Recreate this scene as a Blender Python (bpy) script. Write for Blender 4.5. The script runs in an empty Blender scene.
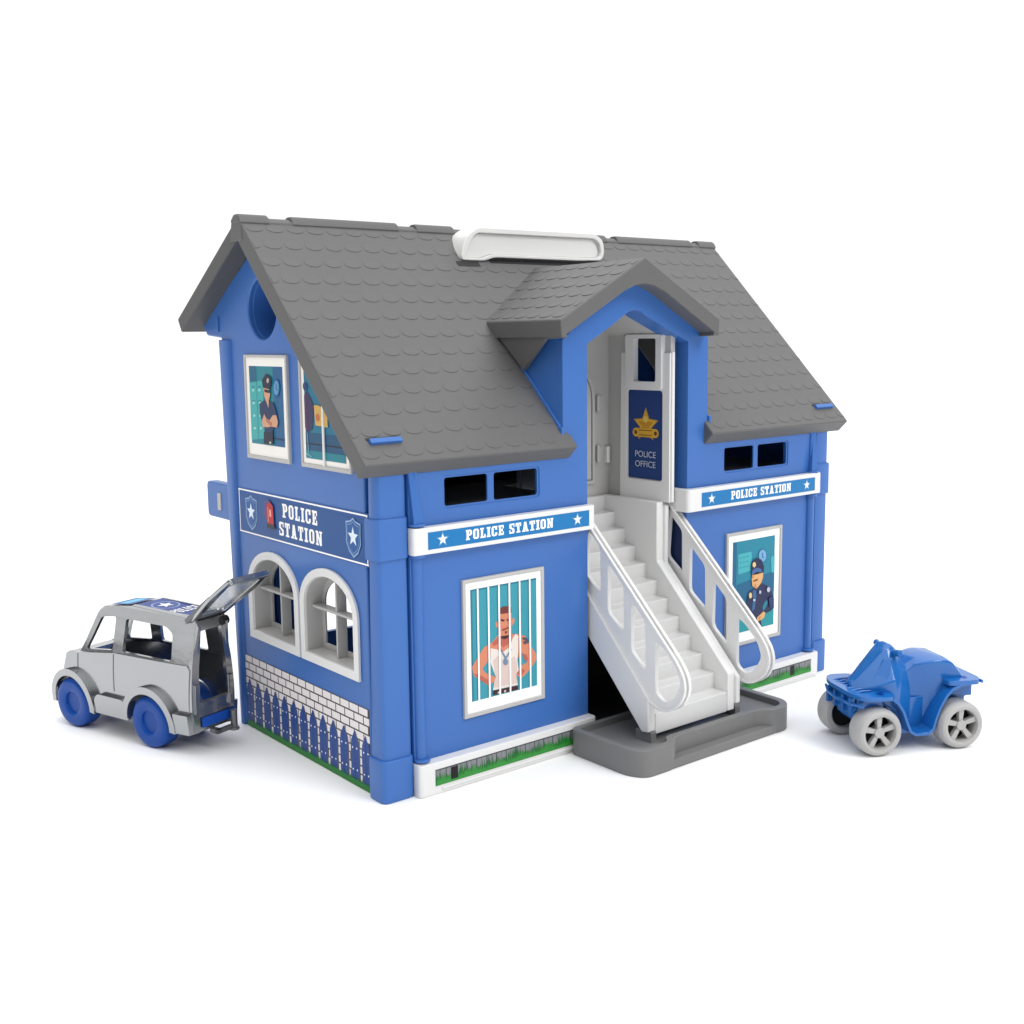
import bpy, bmesh, math, random
from mathutils import Vector, Matrix
from mathutils.geometry import tessellate_polygon, delaunay_2d_cdt
random.seed(4)
SC = bpy.context.scene
COL = SC.collection
S = 0.01                      # geometry below is written in centimetres

# ------------------------------------------------------------------ camera
cam = bpy.data.cameras.new('camera')
cam_o = bpy.data.objects.new('camera', cam); COL.objects.link(cam_o)
RX = Vector((0.7815224917, -0.6237521195, -0.0124855266))
RY = Vector((-0.0941466122, -0.0981289712, -0.9907104120))
RZ = Vector((0.6167325274, 0.7754379398, -0.1354141469))
m = Matrix((RX, -RY, -RZ)).transposed().to_4x4()
m.translation = Vector((-28.217835, -44.960122, 22.223589)) * S
cam_o.matrix_world = m
cam.sensor_width = 36
cam.lens = 1153.51677 / 1024 * 36
cam.shift_x = (512 - 504.4154) / 1024
cam.shift_y = (492.6375 - 512) / 1024
cam.clip_start = 0.01; cam.clip_end = 100
SC.camera = cam_o

# ------------------------------------------------------------------ studio surroundings
w = bpy.data.worlds.new('World'); SC.world = w; w.use_nodes = True
nt = w.node_tree; bg = nt.nodes['Background']
tc = nt.nodes.new('ShaderNodeTexCoord')
dt = nt.nodes.new('ShaderNodeVectorMath'); dt.operation = 'DOT_PRODUCT'
dt.inputs[1].default_value = (0.66, 0.75, 0.05)
mr = nt.nodes.new('ShaderNodeMapRange'); mr.interpolation_type = 'SMOOTHSTEP'
mr.inputs['From Min'].default_value = 0.15; mr.inputs['From Max'].default_value = 0.66
mr.inputs['To Min'].default_value = 0.12; mr.inputs['To Max'].default_value = 1.08
nt.links.new(tc.outputs['Generated'], dt.inputs[0])
nt.links.new(dt.outputs['Value'], mr.inputs['Value'])
sp = nt.nodes.new('ShaderNodeSeparateXYZ'); nt.links.new(tc.outputs['Generated'], sp.inputs[0])
mz = nt.nodes.new('ShaderNodeMapRange'); mz.interpolation_type = 'SMOOTHSTEP'      # added bright zenith that whitens the floor
mz.inputs['From Min'].default_value = 0.25; mz.inputs['From Max'].default_value = 0.85
nt.links.new(sp.outputs['Z'], mz.inputs['Value'])
mxz = nt.nodes.new('ShaderNodeMix'); mxz.data_type = 'FLOAT'
nt.links.new(mz.outputs['Result'], mxz.inputs['Factor']); nt.links.new(mr.outputs['Result'], mxz.inputs['A']); mxz.inputs['B'].default_value = 1.75
nt.links.new(mxz.outputs['Result'], bg.inputs['Strength'])
bg.inputs['Color'].default_value = (1, 1, 1, 1)

def area(name, loc, target, size, power):
    l = bpy.data.lights.new(name, 'AREA'); l.shape = 'DISK'; l.size = size; l.energy = power
    o = bpy.data.objects.new(name, l); COL.objects.link(o)
    o.location = loc
    o.rotation_euler = (Vector(target) - Vector(loc)).to_track_quat('-Z', 'Y').to_euler()
    return o
area('softbox_key', (0.55, -1.9, 1.7), (0.17, 0.0, 0.1), 1.1, 27)
area('softbox_top', (-0.3, 0.3, 2.4), (0.17, 0.05, 0.0), 1.6, 8)

SC.view_settings.view_transform = 'Standard'
SC.view_settings.look = 'None'
SC.view_settings.exposure = 0.0
SC.view_settings.gamma = 1
SC.render.engine = 'CYCLES'

# ------------------------------------------------------------------ materials
def lin(c):
    c = c / 255
    return c / 12.92 if c <= .04045 else ((c + .055) / 1.055) ** 2.4
def rgb(r, g, b): return (lin(r), lin(g), lin(b), 1)
MATS = {}
def plastic(name, col, rough=.38, var=.05, bump=.02, spec=.4, metal=0.0, scale=240, trans=0):
    if name in MATS: return MATS[name]
    m = bpy.data.materials.new(name); m.use_nodes = True; MATS[name] = m
    nt = m.node_tree; b = nt.nodes['Principled BSDF']
    b.inputs['Roughness'].default_value = rough
    b.inputs['Specular IOR Level'].default_value = spec
    b.inputs['Metallic'].default_value = metal
    if trans:
        b.inputs['Transmission Weight'].default_value = trans
    tc = nt.nodes.new('ShaderNodeTexCoord')
    n1 = nt.nodes.new('ShaderNodeTexNoise'); n1.inputs['Scale'].default_value = 9; n1.inputs['Detail'].default_value = 3
    mix = nt.nodes.new('ShaderNodeMix'); mix.data_type = 'RGBA'
    mix.inputs['A'].default_value = tuple(max(0, c * (1 - var)) for c in col[:3]) + (1,)
    mix.inputs['B'].default_value = tuple(min(1, c * (1 + var)) for c in col[:3]) + (1,)
    nt.links.new(tc.outputs['Object'], n1.inputs['Vector'])
    nt.links.new(n1.outputs['Fac'], mix.inputs['Factor'])
    nt.links.new(mix.outputs['Result'], b.inputs['Base Color'])
    if bump:
        n2 = nt.nodes.new('ShaderNodeTexNoise'); n2.inputs['Scale'].default_value = scale; n2.inputs['Detail'].default_value = 2
        bp = nt.nodes.new('ShaderNodeBump'); bp.inputs['Strength'].default_value = bump; bp.inputs['Distance'].default_value = .002
        nt.links.new(tc.outputs['Object'], n2.inputs['Vector'])
        nt.links.new(n2.outputs['Fac'], bp.inputs['Height'])
        nt.links.new(bp.outputs['Normal'], b.inputs['Normal'])
    return m
BLUE = plastic('blue_plastic', (0.040, 0.142, 0.44), .36, spec=.4)
NAVY_SHADE = plastic('navy_shade_plastic', (0.012, 0.03, 0.10), .5)  # blue plastic darkened: shade of stairwell and round recess put into the colour
GREY = plastic('grey_roof_plastic', (0.118, 0.117, 0.117), .5, spec=.3, scale=500, bump=.04)
GREYD = plastic('dark_grey_plastic', (0.09, 0.09, 0.09), .5, spec=.3, scale=500, bump=.04)
WHITE = plastic('white_plastic', (0.74, 0.738, 0.73), .35, var=.02)
STEP = plastic('step_plastic', (0.62, 0.62, 0.615), .35, var=.02)
PEARL = plastic('pale_grey_plastic', (0.47, 0.465, 0.455), .4, var=.02)
TRAY = plastic('mid_grey_plastic', (0.175, 0.175, 0.175), .45, spec=.35, scale=500, bump=.04)
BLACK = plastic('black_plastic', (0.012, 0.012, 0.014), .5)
SILVER = plastic('silver_plastic', (0.38, 0.39, 0.40), .17, metal=.92, var=.04, spec=.5)
SILVD = plastic('dark_silver_plastic', (0.16, 0.165, 0.17), .35, metal=.5)
WBLUE = plastic('deep_blue_plastic', (0.003, 0.062, 0.33), .3, spec=.25)
QBLUE = plastic('bright_blue_plastic', (0.010, 0.125, 0.42), .16, spec=.6)
TYRE = plastic('light_grey_tyre', (0.42, 0.415, 0.41), .5)
def ink(r, g, b, rough=.4):
    k = .84 if min(r, g, b) < 225 else 1
    return plastic('ink_%d_%d_%d' % (r, g, b), tuple(c * k for c in rgb(r, g, b)[:3]) + (1,), rough, var=.02, bump=0, spec=.3)
GLASS = plastic('smoked_clear_plastic', (0.75, 0.77, 0.78, 1), .12, trans=.85, bump=0)

# ------------------------------------------------------------------ mesh helpers
PL = {'x': lambda a, b, d: (d, a, b), 'y': lambda a, b, d: (a, d, b), 'z': lambda a, b, d: (a, b, d)}
class MB:
    def __init__(s): s.bm = bmesh.new(); s.mats = []
    def mi(s, mat):
        if mat not in s.mats: s.mats.append(mat)
        return s.mats.index(mat)
    def face(s, pts, mat):
        f = s.bm.faces.new([s.bm.verts.new(Vector(p)) for p in pts]); f.material_index = s.mi(mat); return f
    def prism(s, pts, fn, d0, d1, mat, holes=(), smooth=False):
        if isinstance(fn, str): fn = PL[fn]
        mi = s.mi(mat); loops = [list(pts)] + [list(h) for h in holes]
        A = [[s.bm.verts.new(Vector(fn(p[0], p[1], d0))) for p in l] for l in loops]
        B = [[s.bm.verts.new(Vector(fn(p[0], p[1], d1))) for p in l] for l in loops]
        fs = []
        if holes:
            tris = tessellate_polygon([[Vector((p[0], p[1], 0)) for p in l] for l in loops])
            fa = [v for l in A for v in l]; fb = [v for l in B for v in l]
            for t in tris:
                for q in (fa, fb):
                    try: fs.append(s.bm.faces.new([q[i] for i in t]))
                    except ValueError: pass
        else:
            fs.append(s.bm.faces.new(A[0])); fs.append(s.bm.faces.new(B[0][::-1]))
        for a, b in zip(A, B):
            n = len(a)
            for i in range(n):
                fs.append(s.bm.faces.new([a[i], a[(i + 1) % n], b[(i + 1) % n], b[i]]))
        for f in fs: f.material_index = mi
        bmesh.ops.recalc_face_normals(s.bm, faces=fs)
        if holes: bmesh.ops.dissolve_limit(s.bm, angle_limit=.002, verts=[v for l in A + B for v in l],
                                           edges=list({e for f in fs if f.is_valid for e in f.edges}))
        return s
    def box(s, x0, x1, y0, y1, z0, z1, mat):
        return s.prism([(x0, y0), (x1, y0), (x1, y1), (x0, y1)], 'z', z0, z1, mat)
    def hexa(s, b4, t4, mat):
        mi = s.mi(mat)
        A = [s.bm.verts.new(Vector(p)) for p in b4]; B = [s.bm.verts.new(Vector(p)) for p in t4]
        fs = [s.bm.faces.new(A[::-1]), s.bm.faces.new(B)] + [s.bm.faces.new([A[i], A[(i + 1) % 4], B[(i + 1) % 4], B[i]]) for i in range(4)]
        for f in fs: f.material_index = mi
        bmesh.ops.recalc_face_normals(s.bm, faces=fs); return s
    def loft(s, rings, mat, cap=True, smooth=True):
        mi = s.mi(mat); R = [[s.bm.verts.new(Vector(p)) for p in r] for r in rings]; fs = []
        n = len(R[0])
        for a, b in zip(R, R[1:]):
            for i in range(n): fs.append(s.bm.faces.new([a[i], a[(i + 1) % n], b[(i + 1) % n], b[i]]))
        if cap: fs += [s.bm.faces.new(R[0][::-1]), s.bm.faces.new(R[-1])]
        for f in fs: f.material_index = mi
        bmesh.ops.recalc_face_normals(s.bm, faces=fs); return s
    def cyl(s, p0, p1, r0, mat, r1=None, n=24):
        p0 = Vector(p0); p1 = Vector(p1); r1 = r0 if r1 is None else r1
        d = (p1 - p0).normalized(); u = d.orthogonal().normalized(); v = d.cross(u)
        ring = lambda p, r: [p + (u * math.cos(a) + v * math.sin(a)) * r for a in [2 * math.pi * i / n for i in range(n)]]
        return s.loft([ring(p0, r0), ring(p1, r1)], mat)
    def lathe(s, o, axis, prof, mat, n=48, cap=True):
        # prof: closed loop of (r, h) or open from axis to axis
        o = Vector(o); d = Vector(axis).normalized(); u = d.orthogonal().normalized(); v = d.cross(u)
        rings = [[o + d * h + (u * math.cos(a) + v * math.sin(a)) * max(r, .004) for a in [2 * math.pi * i / n for i in range(n)]] for r, h in prof]
        return s.loft(rings, mat, cap=cap)
    def tube(s, pts, r, mat, n=12):
        pts = [Vector(p) for p in pts]; rings = []
        for i, p in enumerate(pts):
            d = (pts[min(i + 1, len(pts) - 1)] - pts[max(i - 1, 0)]).normalized()
            u = d.cross(Vector((0, .3, 1))).normalized(); v = d.cross(u)
            rr = r[i] if isinstance(r, (list, tuple)) else r
            rings.append([p + (u * math.cos(a) + v * math.sin(a)) * rr for a in [2 * math.pi * k / n for k in range(n)]])
        return s.loft(rings, mat)
    def build(s, name, parent=None, bevel=0.0, seg=2, off=(0, 0, 0), smooth=True, subsurf=0, sx=1.0, sy=1.0):
        off = Vector(off)
        for v in s.bm.verts: v.co.x *= sx; v.co.y *= sy
        for v in s.bm.verts: v.co = (v.co - off) * S
        me = bpy.data.meshes.new(name); s.bm.to_mesh(me); s.bm.free()
        for mt in s.mats: me.materials.append(mt)
        if smooth:
            for p in me.polygons: p.use_smooth = True
            try: me.set_sharp_from_angle(angle=math.radians(32))
            except Exception: pass
        o = bpy.data.objects.new(name, me); COL.objects.link(o)
        if parent: o.parent = parent
        if bevel:
            b = o.modifiers.new('bevel', 'BEVEL'); b.width = bevel * S; b.segments = seg
            b.limit_method = 'ANGLE'; b.angle_limit = math.radians(35); b.harden_normals = True
            b.use_clamp_overlap = True
        if subsurf:
            q = o.modifiers.new('sub', 'SUBSURF'); q.levels = q.render_levels = subsurf
        return o

def rect(x0, x1, z0, z1): return [(x0, z0), (x1, z0), (x1, z1), (x0, z1)]
def rrect(x0, x1, z0, z1, r, n=5):
    o = []
    for cx, cz, a0 in ((x1 - r, z1 - r, 0), (x0 + r, z1 - r, 90), (x0 + r, z0 + r, 180), (x1 - r, z0 + r, 270)):
        for i in range(n + 1):
            a = math.radians(a0 + 90 * i / n); o.append((cx + r * math.cos(a), cz + r * math.sin(a)))
    return o
def circ(cx, cz, r, n=32, rz=None):
    rz = rz or r
    return [(cx + r * math.cos(2 * math.pi * i / n), cz + rz * math.sin(2 * math.pi * i / n)) for i in range(n)]
def arch(c, hw, z0, zs, zt, n=18):
    # rectangle topped by a half ellipse
    return [(c - hw, z0), (c + hw, z0)] + [(c + hw * math.cos(math.pi * i / n), zs + (zt - zs) * math.sin(math.pi * i / n)) for i in range(n + 1)]
def star(cx, cy, r, k=.42, rot=90, sx=1):
    o = []
    for i in range(10):
        a = math.radians(rot + 36 * i); q = r if i % 2 == 0 else r * k
        o.append((cx + q * math.cos(a) * sx, cy + q * math.sin(a)))
    return o
def rounded(pts, r, n=4):
    # round the corners of a polygon
    o = []; N = len(pts)
    for i in range(N):
        p = Vector(pts[i]); a = Vector(pts[i - 1]); b = Vector(pts[(i + 1) % N])
        ra = min(r, (a - p).length * .45); rb = min(r, (b - p).length * .45)
        s0 = p + (a - p).normalized() * ra; s1 = p + (b - p).normalized() * rb
        for k in range(n + 1):
            t = k / n; q = s0 * (1 - t) ** 2 + p * 2 * t * (1 - t) + s1 * t * t
            o.append((q.x, q.y))
    return o

class Print:
    """printed sticker: stacked colour layers, each layer the union of its polygons"""
    def __init__(s, o, u, v, n, step=.005):
        s.o, s.u, s.v, s.n = Vector(o), Vector(u), Vector(v), Vector(n).normalized(); s.k = 0; s.step = step; s.mb = MB()
    def add(s, polys, mat):
        s.k += 1; d = s.n * (s.k * s.step)
        if polys and not isinstance(polys[0][0], (tuple, list, Vector)): polys = [polys]
        vs, fs = [], []
        for p in polys:
            a = sum(p[i][0] * p[(i + 1) % len(p)][1] - p[(i + 1) % len(p)][0] * p[i][1] for i in range(len(p)))
            q = list(p) if a > 0 else list(p)[::-1]
            fs.append(list(range(len(vs), len(vs) + len(q)))); vs += [Vector((float(x), float(y))) for x, y in q]
        r = delaunay_2d_cdt(vs, [], fs, 1, 1e-6)
        bv = [s.mb.bm.verts.new(s.o + s.u * v.x + s.v * v.y + d) for v in r[0]]
        mi = s.mb.mi(mat)
        for f, org in zip(r[2], r[5]):
            if not org: continue
            try: q = s.mb.bm.faces.new([bv[i] for i in f]); q.material_index = mi
            except ValueError: pass
        return s
    def build(s, name, parent, off=(0, 0, 0)): return s.mb.build(name, parent, off=off, smooth=False)

# slab-serif capitals, unit height
def ringseg(o, i, idx): return [[o[k], o[(k + 1) % len(o)], i[(k + 1) % len(o)], i[k]] for k in idx]
def glyph(ch):
    R = lambda a, b, c, d: [(a, c), (b, c), (b, d), (a, d)]
    def oct_(x0, x1, z0, z1, c): return [(x0 + c, z0), (x1 - c, z0), (x1, z0 + c), (x1, z1 - c), (x1 - c, z1), (x0 + c, z1), (x0, z1 - c), (x0, z0 + c)]
    if ch == 'I': return .46, [R(.10, .36, 0, 1), R(0, .46, 0, .16), R(0, .46, .84, 1)]
    if ch == 'L': return .66, [R(.08, .34, 0, 1), R(0, .44, .84, 1), R(0, .64, 0, .16), R(.5, .64, 0, .36)]
    if ch == 'T': return .70, [R(.22, .48, 0, 1), R(.10, .60, 0, .14), R(0, .70, .84, 1), R(0, .13, .64, 1), R(.57, .70, .64, 1)]
    if ch == 'E': return .70, [R(.08, .34, 0, 1), R(0, .66, 0, .16), R(0, .66, .84, 1), R(.3, .52, .43, .57), R(.53, .66, 0, .34), R(.53, .66, .66, 1), R(.44, .53, .35, .65)]
    if ch == 'P':
        o = [(.2, .42), (.56, .42), (.72, .56), (.72, .86), (.56, 1), (.2, 1)]; i = [(.2, .56), (.44, .56), (.47, .6), (.47, .82), (.44, .86), (.2, .86)]
        return .74, [R(.08, .34, 0, 1), R(0, .46, 0, .15), R(0, .3, .85, 1)] + ringseg(o, i, (0, 1, 2, 3, 4))
    if ch == 'O': return .72, ringseg(oct_(0, .70, 0, 1, .16), oct_(.25, .45, .15, .85, .05), range(8))
    if ch == 'C': return .72, ringseg(oct_(0, .70, 0, 1, .16), oct_(.25, .45, .15, .85, .05), (0, 1, 3, 4, 5, 6, 7)) + [R(.45, .7, .16, .36), R(.45, .7, .62, .84), R(.58, .7, .62, 1)]
    if ch == 'S':
        return .66, [R(.1, .54, .84, 1), R(.1, .54, 0, .16), [(0, .9), (.1, 1), (.26, 1), (.26, .62), (.62, .44), (.64, .3), (.38, .3), (.38, .36), (.02, .54), (0, .66)],
                     R(.38, .64, .1, .4), [(.38, .05), (.54, 0), (.64, .1), (.38, .2)], R(.52, .64, .64, 1), R(0, .12, 0, .36), R(0, .26, .55, .9)]
    if ch == 'A': return .84, [[(.12, .1), (.36, .1), (.5, 1), (.26, 1)], [(.72, .1), (.48, .1), (.30, 1), (.54, 1)], R(.2, .64, .24, .38), R(0, .38, 0, .14), R(.44, .84, 0, .14)]
    if ch == 'N': return .84, [R(.08, .28, 0, 1), R(.56, .76, 0, 1), [(.08, 1), (.32, 1), (.76, 0), (.52, 0)], R(0, .38, 0, .14), R(0, .3, .86, 1), R(.46, .84, .86, 1)]
    return .4, []
def word(txt, cx, cz, h, sx=.9, gap=.1):
    w_ = sum(glyph(c)[0] + gap for c in txt) - gap; x = -w_ / 2; out = []
    for c in txt:
        gw, ps = glyph(c)
        for p in ps: out.append([(cx + (x + a) * h * sx, cz + (b - .5) * h) for a, b in p])
        x += gw + gap
    return out
def sans(txt, cx, cz, h, sx=1.0):
    cu = bpy.data.curves.new('t', 'FONT'); cu.body = txt; cu.align_x = 'CENTER'; cu.size = 1
    o = bpy.data.objects.new('t', cu); COL.objects.link(o)
    bpy.context.view_layer.update()
    me = bpy.data.meshes.new_from_object(o)
    zs = [v.co.y for v in me.vertices]; k = h / (max(zs) - min(zs)); z0 = (max(zs) + min(zs)) / 2
    out = [[(cx + me.vertices[i].co.x * k * sx, cz + (me.vertices[i].co.y - z0) * k) for i in p.vertices] for p in me.polygons]
    bpy.data.objects.remove(o); bpy.data.meshes.remove(me); bpy.data.curves.remove(cu)
    return out

def thing(name, label, cat, loc, rz=0):
    o = bpy.data.objects.new(name, None); COL.objects.link(o)
    o.location = Vector(loc) * S; o.rotation_euler = (0, 0, rz); o['label'] = label; o['category'] = cat
    o.empty_display_size = .02
    return o

# ------------------------------------------------------------------ setting: white studio table
fl = MB(); fl.box(-700, 900, -400, 1500, -1, 0, plastic('white_studio_surface', (.91, .91, .91), .6, var=.004, bump=0, spec=.2))
f = fl.build('floor'); f['kind'] = 'structure'; f['label'] = 'seamless white studio surface under the toys'

# ================================================================== TOY HOUSE
HO = (17.1, 8.0, 0.0)
house = thing('toy_house', 'large blue toy police station house with grey tiled roof, white stairs and carry handle', 'toy house', HO)
def part(mb, name, bevel=.08, parent=None, seg=2, **k):
    return mb.build(name, parent or house, bevel=bevel, seg=seg, off=HO, **k)

# ---- front wall with dormer opening
XL, XR = 13.2, 20.98
fr = [(1.75, .2), (13.2, .2), (13.2, 21.7)] + [(13.2 + (16.55 - 13.2) * t, 21.7 + 1.75 * t) for t in (.5,)] + \
     [(16.2, 23.35), (16.65, 23.5), (17.1, 23.42), (17.6, 23.15), (20.98, 21.72), (20.98, .2), (32.6, .2), (32.6, 16.35), (22.66, 16.35), (22.66, 21.95),
      (18.0, 24.7), (17.3, 25.0), (16.6, 25.1), (15.9, 25.0), (15.2, 24.7), (11.48, 21.95), (11.48, 16.35), (1.75, 16.35)]
sm = [rrect(a - .12, b + .12, 13.95, 15.53, .2) for a, b in ((3.88, 9.74), (24.24, 30.06))]
mb = MB(); mb.prism(fr, 'y', 0, .4, BLUE, holes=sm)
front = part(mb, 'front_wall', .12, seg=3)
# raised surround of the small windows
for a, b in ((3.88, 9.74), (24.24, 30.06)):
    mid = (6.71 if a < 10 else 27.1)
    r = MB(); r.prism(rrect(a - .2, b + .2, 13.87, 15.6, .2), 'y', .06, .17, BLUE, holes=[rrect(a, mid - .2, 14.05, 15.43, .14), rrect(mid + .2, b, 14.05, 15.43, .14)])
    part(r, 'window_surround', .03)
# dormer soffit (blue) and jambs
mb = MB()
mb.prism([(20.98, 12.6), (21.35, 12.6), (21.35, 22.0), (17.0, 24.0), (16.2, 24.0), (12.8, 22.0), (12.8, 12.6), (13.2, 12.6), (13.2, 21.7), (16.2, 23.35), (16.65, 23.5), (17.1, 23.42), (17.6, 23.15), (20.98, 21.72)], 'y', .35, 1.5, BLUE)
part(mb, 'doorway_lining', .05)
# lower jambs and added partitions round the stairs, depth shade put into their colour
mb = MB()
mb.box(12.75, 13.18, .38, 15.5, .1, 12.1, NAVY_SHADE); mb.box(21.0, 21.4, .38, 15.5, .1, 12.1, NAVY_SHADE); mb.box(13.18, 21.0, 6.2, 6.6, .1, 12.1, BLACK)
part(mb, 'stairwell_shade_box', .04)

# ---- gable walls
gab = [(1.4, .05), (15.2, .05), (15.9, 20.6), (16.25, 22.25), (18.1, 22.4), (18.6, 23.0), (11.1, 27.35), (.1, 16.2), (1.4, 16.0)]
a1 = arch(10.95, 2.46, 5.95, 8.65, 10.36); a2 = arch(5.02, 2.46, 5.95, 8.65, 10.36)
def gable(x0, x1, holes, name):
    mb = MB(); mb.prism(gab, 'x', x0, x1, BLUE, holes=holes); return part(mb, name, .1)
gl = gable(.2, .6, [a1, a2, circ(11.15, 23.75, 1.6)], 'gable_wall')
gable(33.7, 34.1, [circ(11.0, 23.75, 1.6)], 'gable_wall')
mb = MB(); mb.prism(circ(11.15, 23.75, 1.7), 'x', .5, 1.9, BLUE, holes=[circ(11.15, 23.75, 1.58)]); mb.prism(circ(11.15, 23.75, 1.65), 'x', 1.85, 1.95, NAVY_SHADE)  # back disc in navy: recess shade put into its colour
part(mb, 'round_vent', .06)
# back-edge lip of the left gable
mb = MB(); mb.tube([(.25, 14.9, .3), (.25, 15.3, 10), (.25, 15.45, 19.5), (.25, 15.2, 20.6), (.25, 14.9, 21.3)], [.12, .12, .12, .1, .02], BLUE)
mb.box(.12, .3, 16.4, 16.6, 22.6, 23.4, BLUE)
part(mb, 'gable_rib', 0)

# ---- corner posts with a band and a plinth
def post(x0, x1, y0, y1, zt, dy=0, band=True, plinth=True):
    mb = MB()
    b = rounded([(x0, y0), (x1, y0), (x1, y1), (x0, y1)], .35, 3)
    n = len(b)
    mb.loft([[(x, y + (dy * 0), 0) for x, y in b], [(x, y + (dy if y > (y0 + y1) / 2 else 0), zt) for x, y in b]], BLUE)
    o = part(mb, 'corner_post', .05)
    for z0, z1, name in ((0.0, 2.1, 'plinth'), (11.8, 13.8, 'band')):
        if not band and name == 'band' or not plinth and name == 'plinth': continue
        mb = MB(); e = .12; e0 = .14 if name == 'plinth' else .12
        b0 = rounded([(x0 - e0, y0 - e0), (x1 + .02, y0 - e0), (x1 + .02, y1 + .02), (x0 - e0, y1 + .02)], .38, 3)
        if x0 > 20: b0 = rounded([(x0 - .02, y0 - e0), (x1 + e0, y0 - e0), (x1 + e0, y1 + .02), (x0 - .02, y1 + .02)], .38, 3)
        if dy < 0 and name == 'band': b0 = [(x, min(y, y1 + .02 + dy * .75)) for x, y in b0]
        mb.loft([[(x, y, z0) for x, y in b0], [(x, y, z1) for x, y in b0]], BLUE)
        mb.build(name, o, bevel=.07, off=HO)
    return o
post(0, 1.7, 0, 1.32, 15.85, dy=-.42)
post(0, 1.5, 14.95, 15.65, 22.15, dy=.72, band=False, plinth=False)
post(32.95, 34.35, 0, 1.5, 15.85)
post(32.7, 34.2, 14.95, 15.65, 20.6, dy=.6, band=False)

# ---- hinge columns at both ends of the front wall
for x in (2.12, 32.45):
    mb = MB()
    mb.cyl((x, .02, 1.7), (x, .02, 11.95), .3, BLUE); mb.cyl((x, -.05, 13.2), (x, .0, 16.2), .2, BLUE, r1=.1)
    mb.cyl((x, -.08, 13.28), (x, -.08, 13.42), .42, BLUE); mb.cyl((x, -.08, 11.78), (x, -.08, 11.95), .4, BLUE); mb.cyl((x, -.08, 1.68), (x, -.08, 1.82), .42, BLUE)
    sg = 1 if x < 10 else -1
    mb.hexa([(x - .3, -.35, 13.4), (x + .3, -.35, 13.4), (x + .3, .1, 13.4), (x - .3, .1, 13.4)],
            [(x - sg * .3 - .12, -.05, 16.3), (x - sg * .3 + .12, -.05, 16.3), (x - sg * .3 + .12, .1, 16.3), (x - sg * .3 - .12, .1, 16.3)], BLUE)
    part(mb, 'hinge_column', .03)

# ---- white belts with lettering, bottom strips
def strip(outline, z0, z1, name, mat=WHITE):
    mb = MB(); mb.prism(rounded(outline, .28, 4), 'z', z0, z1, mat); return part(mb, name, .06)
bl = strip([(1.62, -.5), (13.35, -.5), (13.35, .45), (13.15, .45), (13.15, -.02), (2.6, -.02), (2.5, .3), (1.72, .3)], 11.93, 13.23, 'sign_belt')
brr = strip([(20.55, 1.3), (20.55, -.5), (33.0, -.5), (33.0, .3), (32.3, .3), (32.3, -.02), (21.0, -.02), (21.0, 1.3)], 12.0, 13.32, 'sign_belt')
BB = ink(20, 124, 190); WI = ink(250, 250, 250)
def beltprint(x0, x1, par, sh, dz=0):
    zc = 12.64 + dz; p = Print((0, -.503, 0), (1, 0, 0), (0, 0, 1), (0, -1, 0))
    p.add(rect(x0, x1, 12.22 + dz, 13.06 + dz), BB)
    c = (x0 + x1) / 2 + sh
    p.add(word('POLICE', c - 1.35, zc + .03, .50, 1.02, .13) + word('STATION', c + 1.63, zc + .03, .50, 1.02, .13), WI)
    p.add([star(x0 + .85, zc, .40), star(x1 - .85, zc, .40)], ink(110, 168, 216)); p.add([star(x0 + .85, zc, .27), star(x1 - .85, zc, .27)], WI)
    p.build('sign_lettering', par, off=HO)
beltprint(2.47, 12.86, bl, -.42, -.07); beltprint(21.67, 32.28, brr, -.2)
s1 = strip([(1.6, -.62), (13.3, -.62), (13.3, .35), (1.7, .35)], 0, 1.62, 'ground_strip')
s2 = strip([(20.9, -.62), (33.0, -.62), (33.0, .35), (20.9, .35)], 0, 1.62, 'ground_strip')
# thin lower lip
for a, b, q in ((2.9, 12.0, s1), (23.0, 32.6, s2)):
    mb = MB(); mb.box(a, b, -.7, -.5, .22, .32, WHITE); mb.build('strip_lip', q, bevel=.02, off=HO)
def grassprint(x0, x1, blk, par):
    p = Print((0, -.623, 0), (1, 0, 0), (0, 0, 1), (0, -1, 0))
    z0, z1 = .45, 1.27
    p.add(rect(x0, x1, z0, z1), ink(70, 74, 78))
    n = int((x1 - x0) / .62); wd = (x1 - x0) / n
    p.add([rect(x0 + i * wd + .035, x0 + (i + 1) * wd - .02, z0 + .02, z1 - .06) for i in range(n)], ink(140, 142, 146))
    p.add([rect(x0 + i * wd + .3, x0 + i * wd + .33, z0 + .02, z1 - .06) for i in range(n)], ink(112, 114, 120))
    def blades(hm, st):
        g = []; x = x0
        while x < x1 - .1:
            h = z0 + hm * (.55 + .45 * math.sin(x * 1.9 + st) ** 2) * random.uniform(.6, 1.1)
            g.append([(x, z0), (min(x + .13, x1), z0), (min(x + .05 + random.uniform(-.05, .07), x1), min(h, z1))]); x += .055
        return g
    p.add([rect(x0, x1, z0, z0 + .24)] + blades(.82, 0), ink(30, 116, 46))
    p.add(blades(.6, 2), ink(54, 150, 60))
    if blk: p.add(rect(blk, blk + .42, z0 + .12, z1 - .08), ink(14, 16, 18))
    p.build('grass_sticker', par, off=HO)
grassprint(2.53, 12.6, 3.45, s1); grassprint(22.6, 32.15, 30.0, s2)

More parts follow.
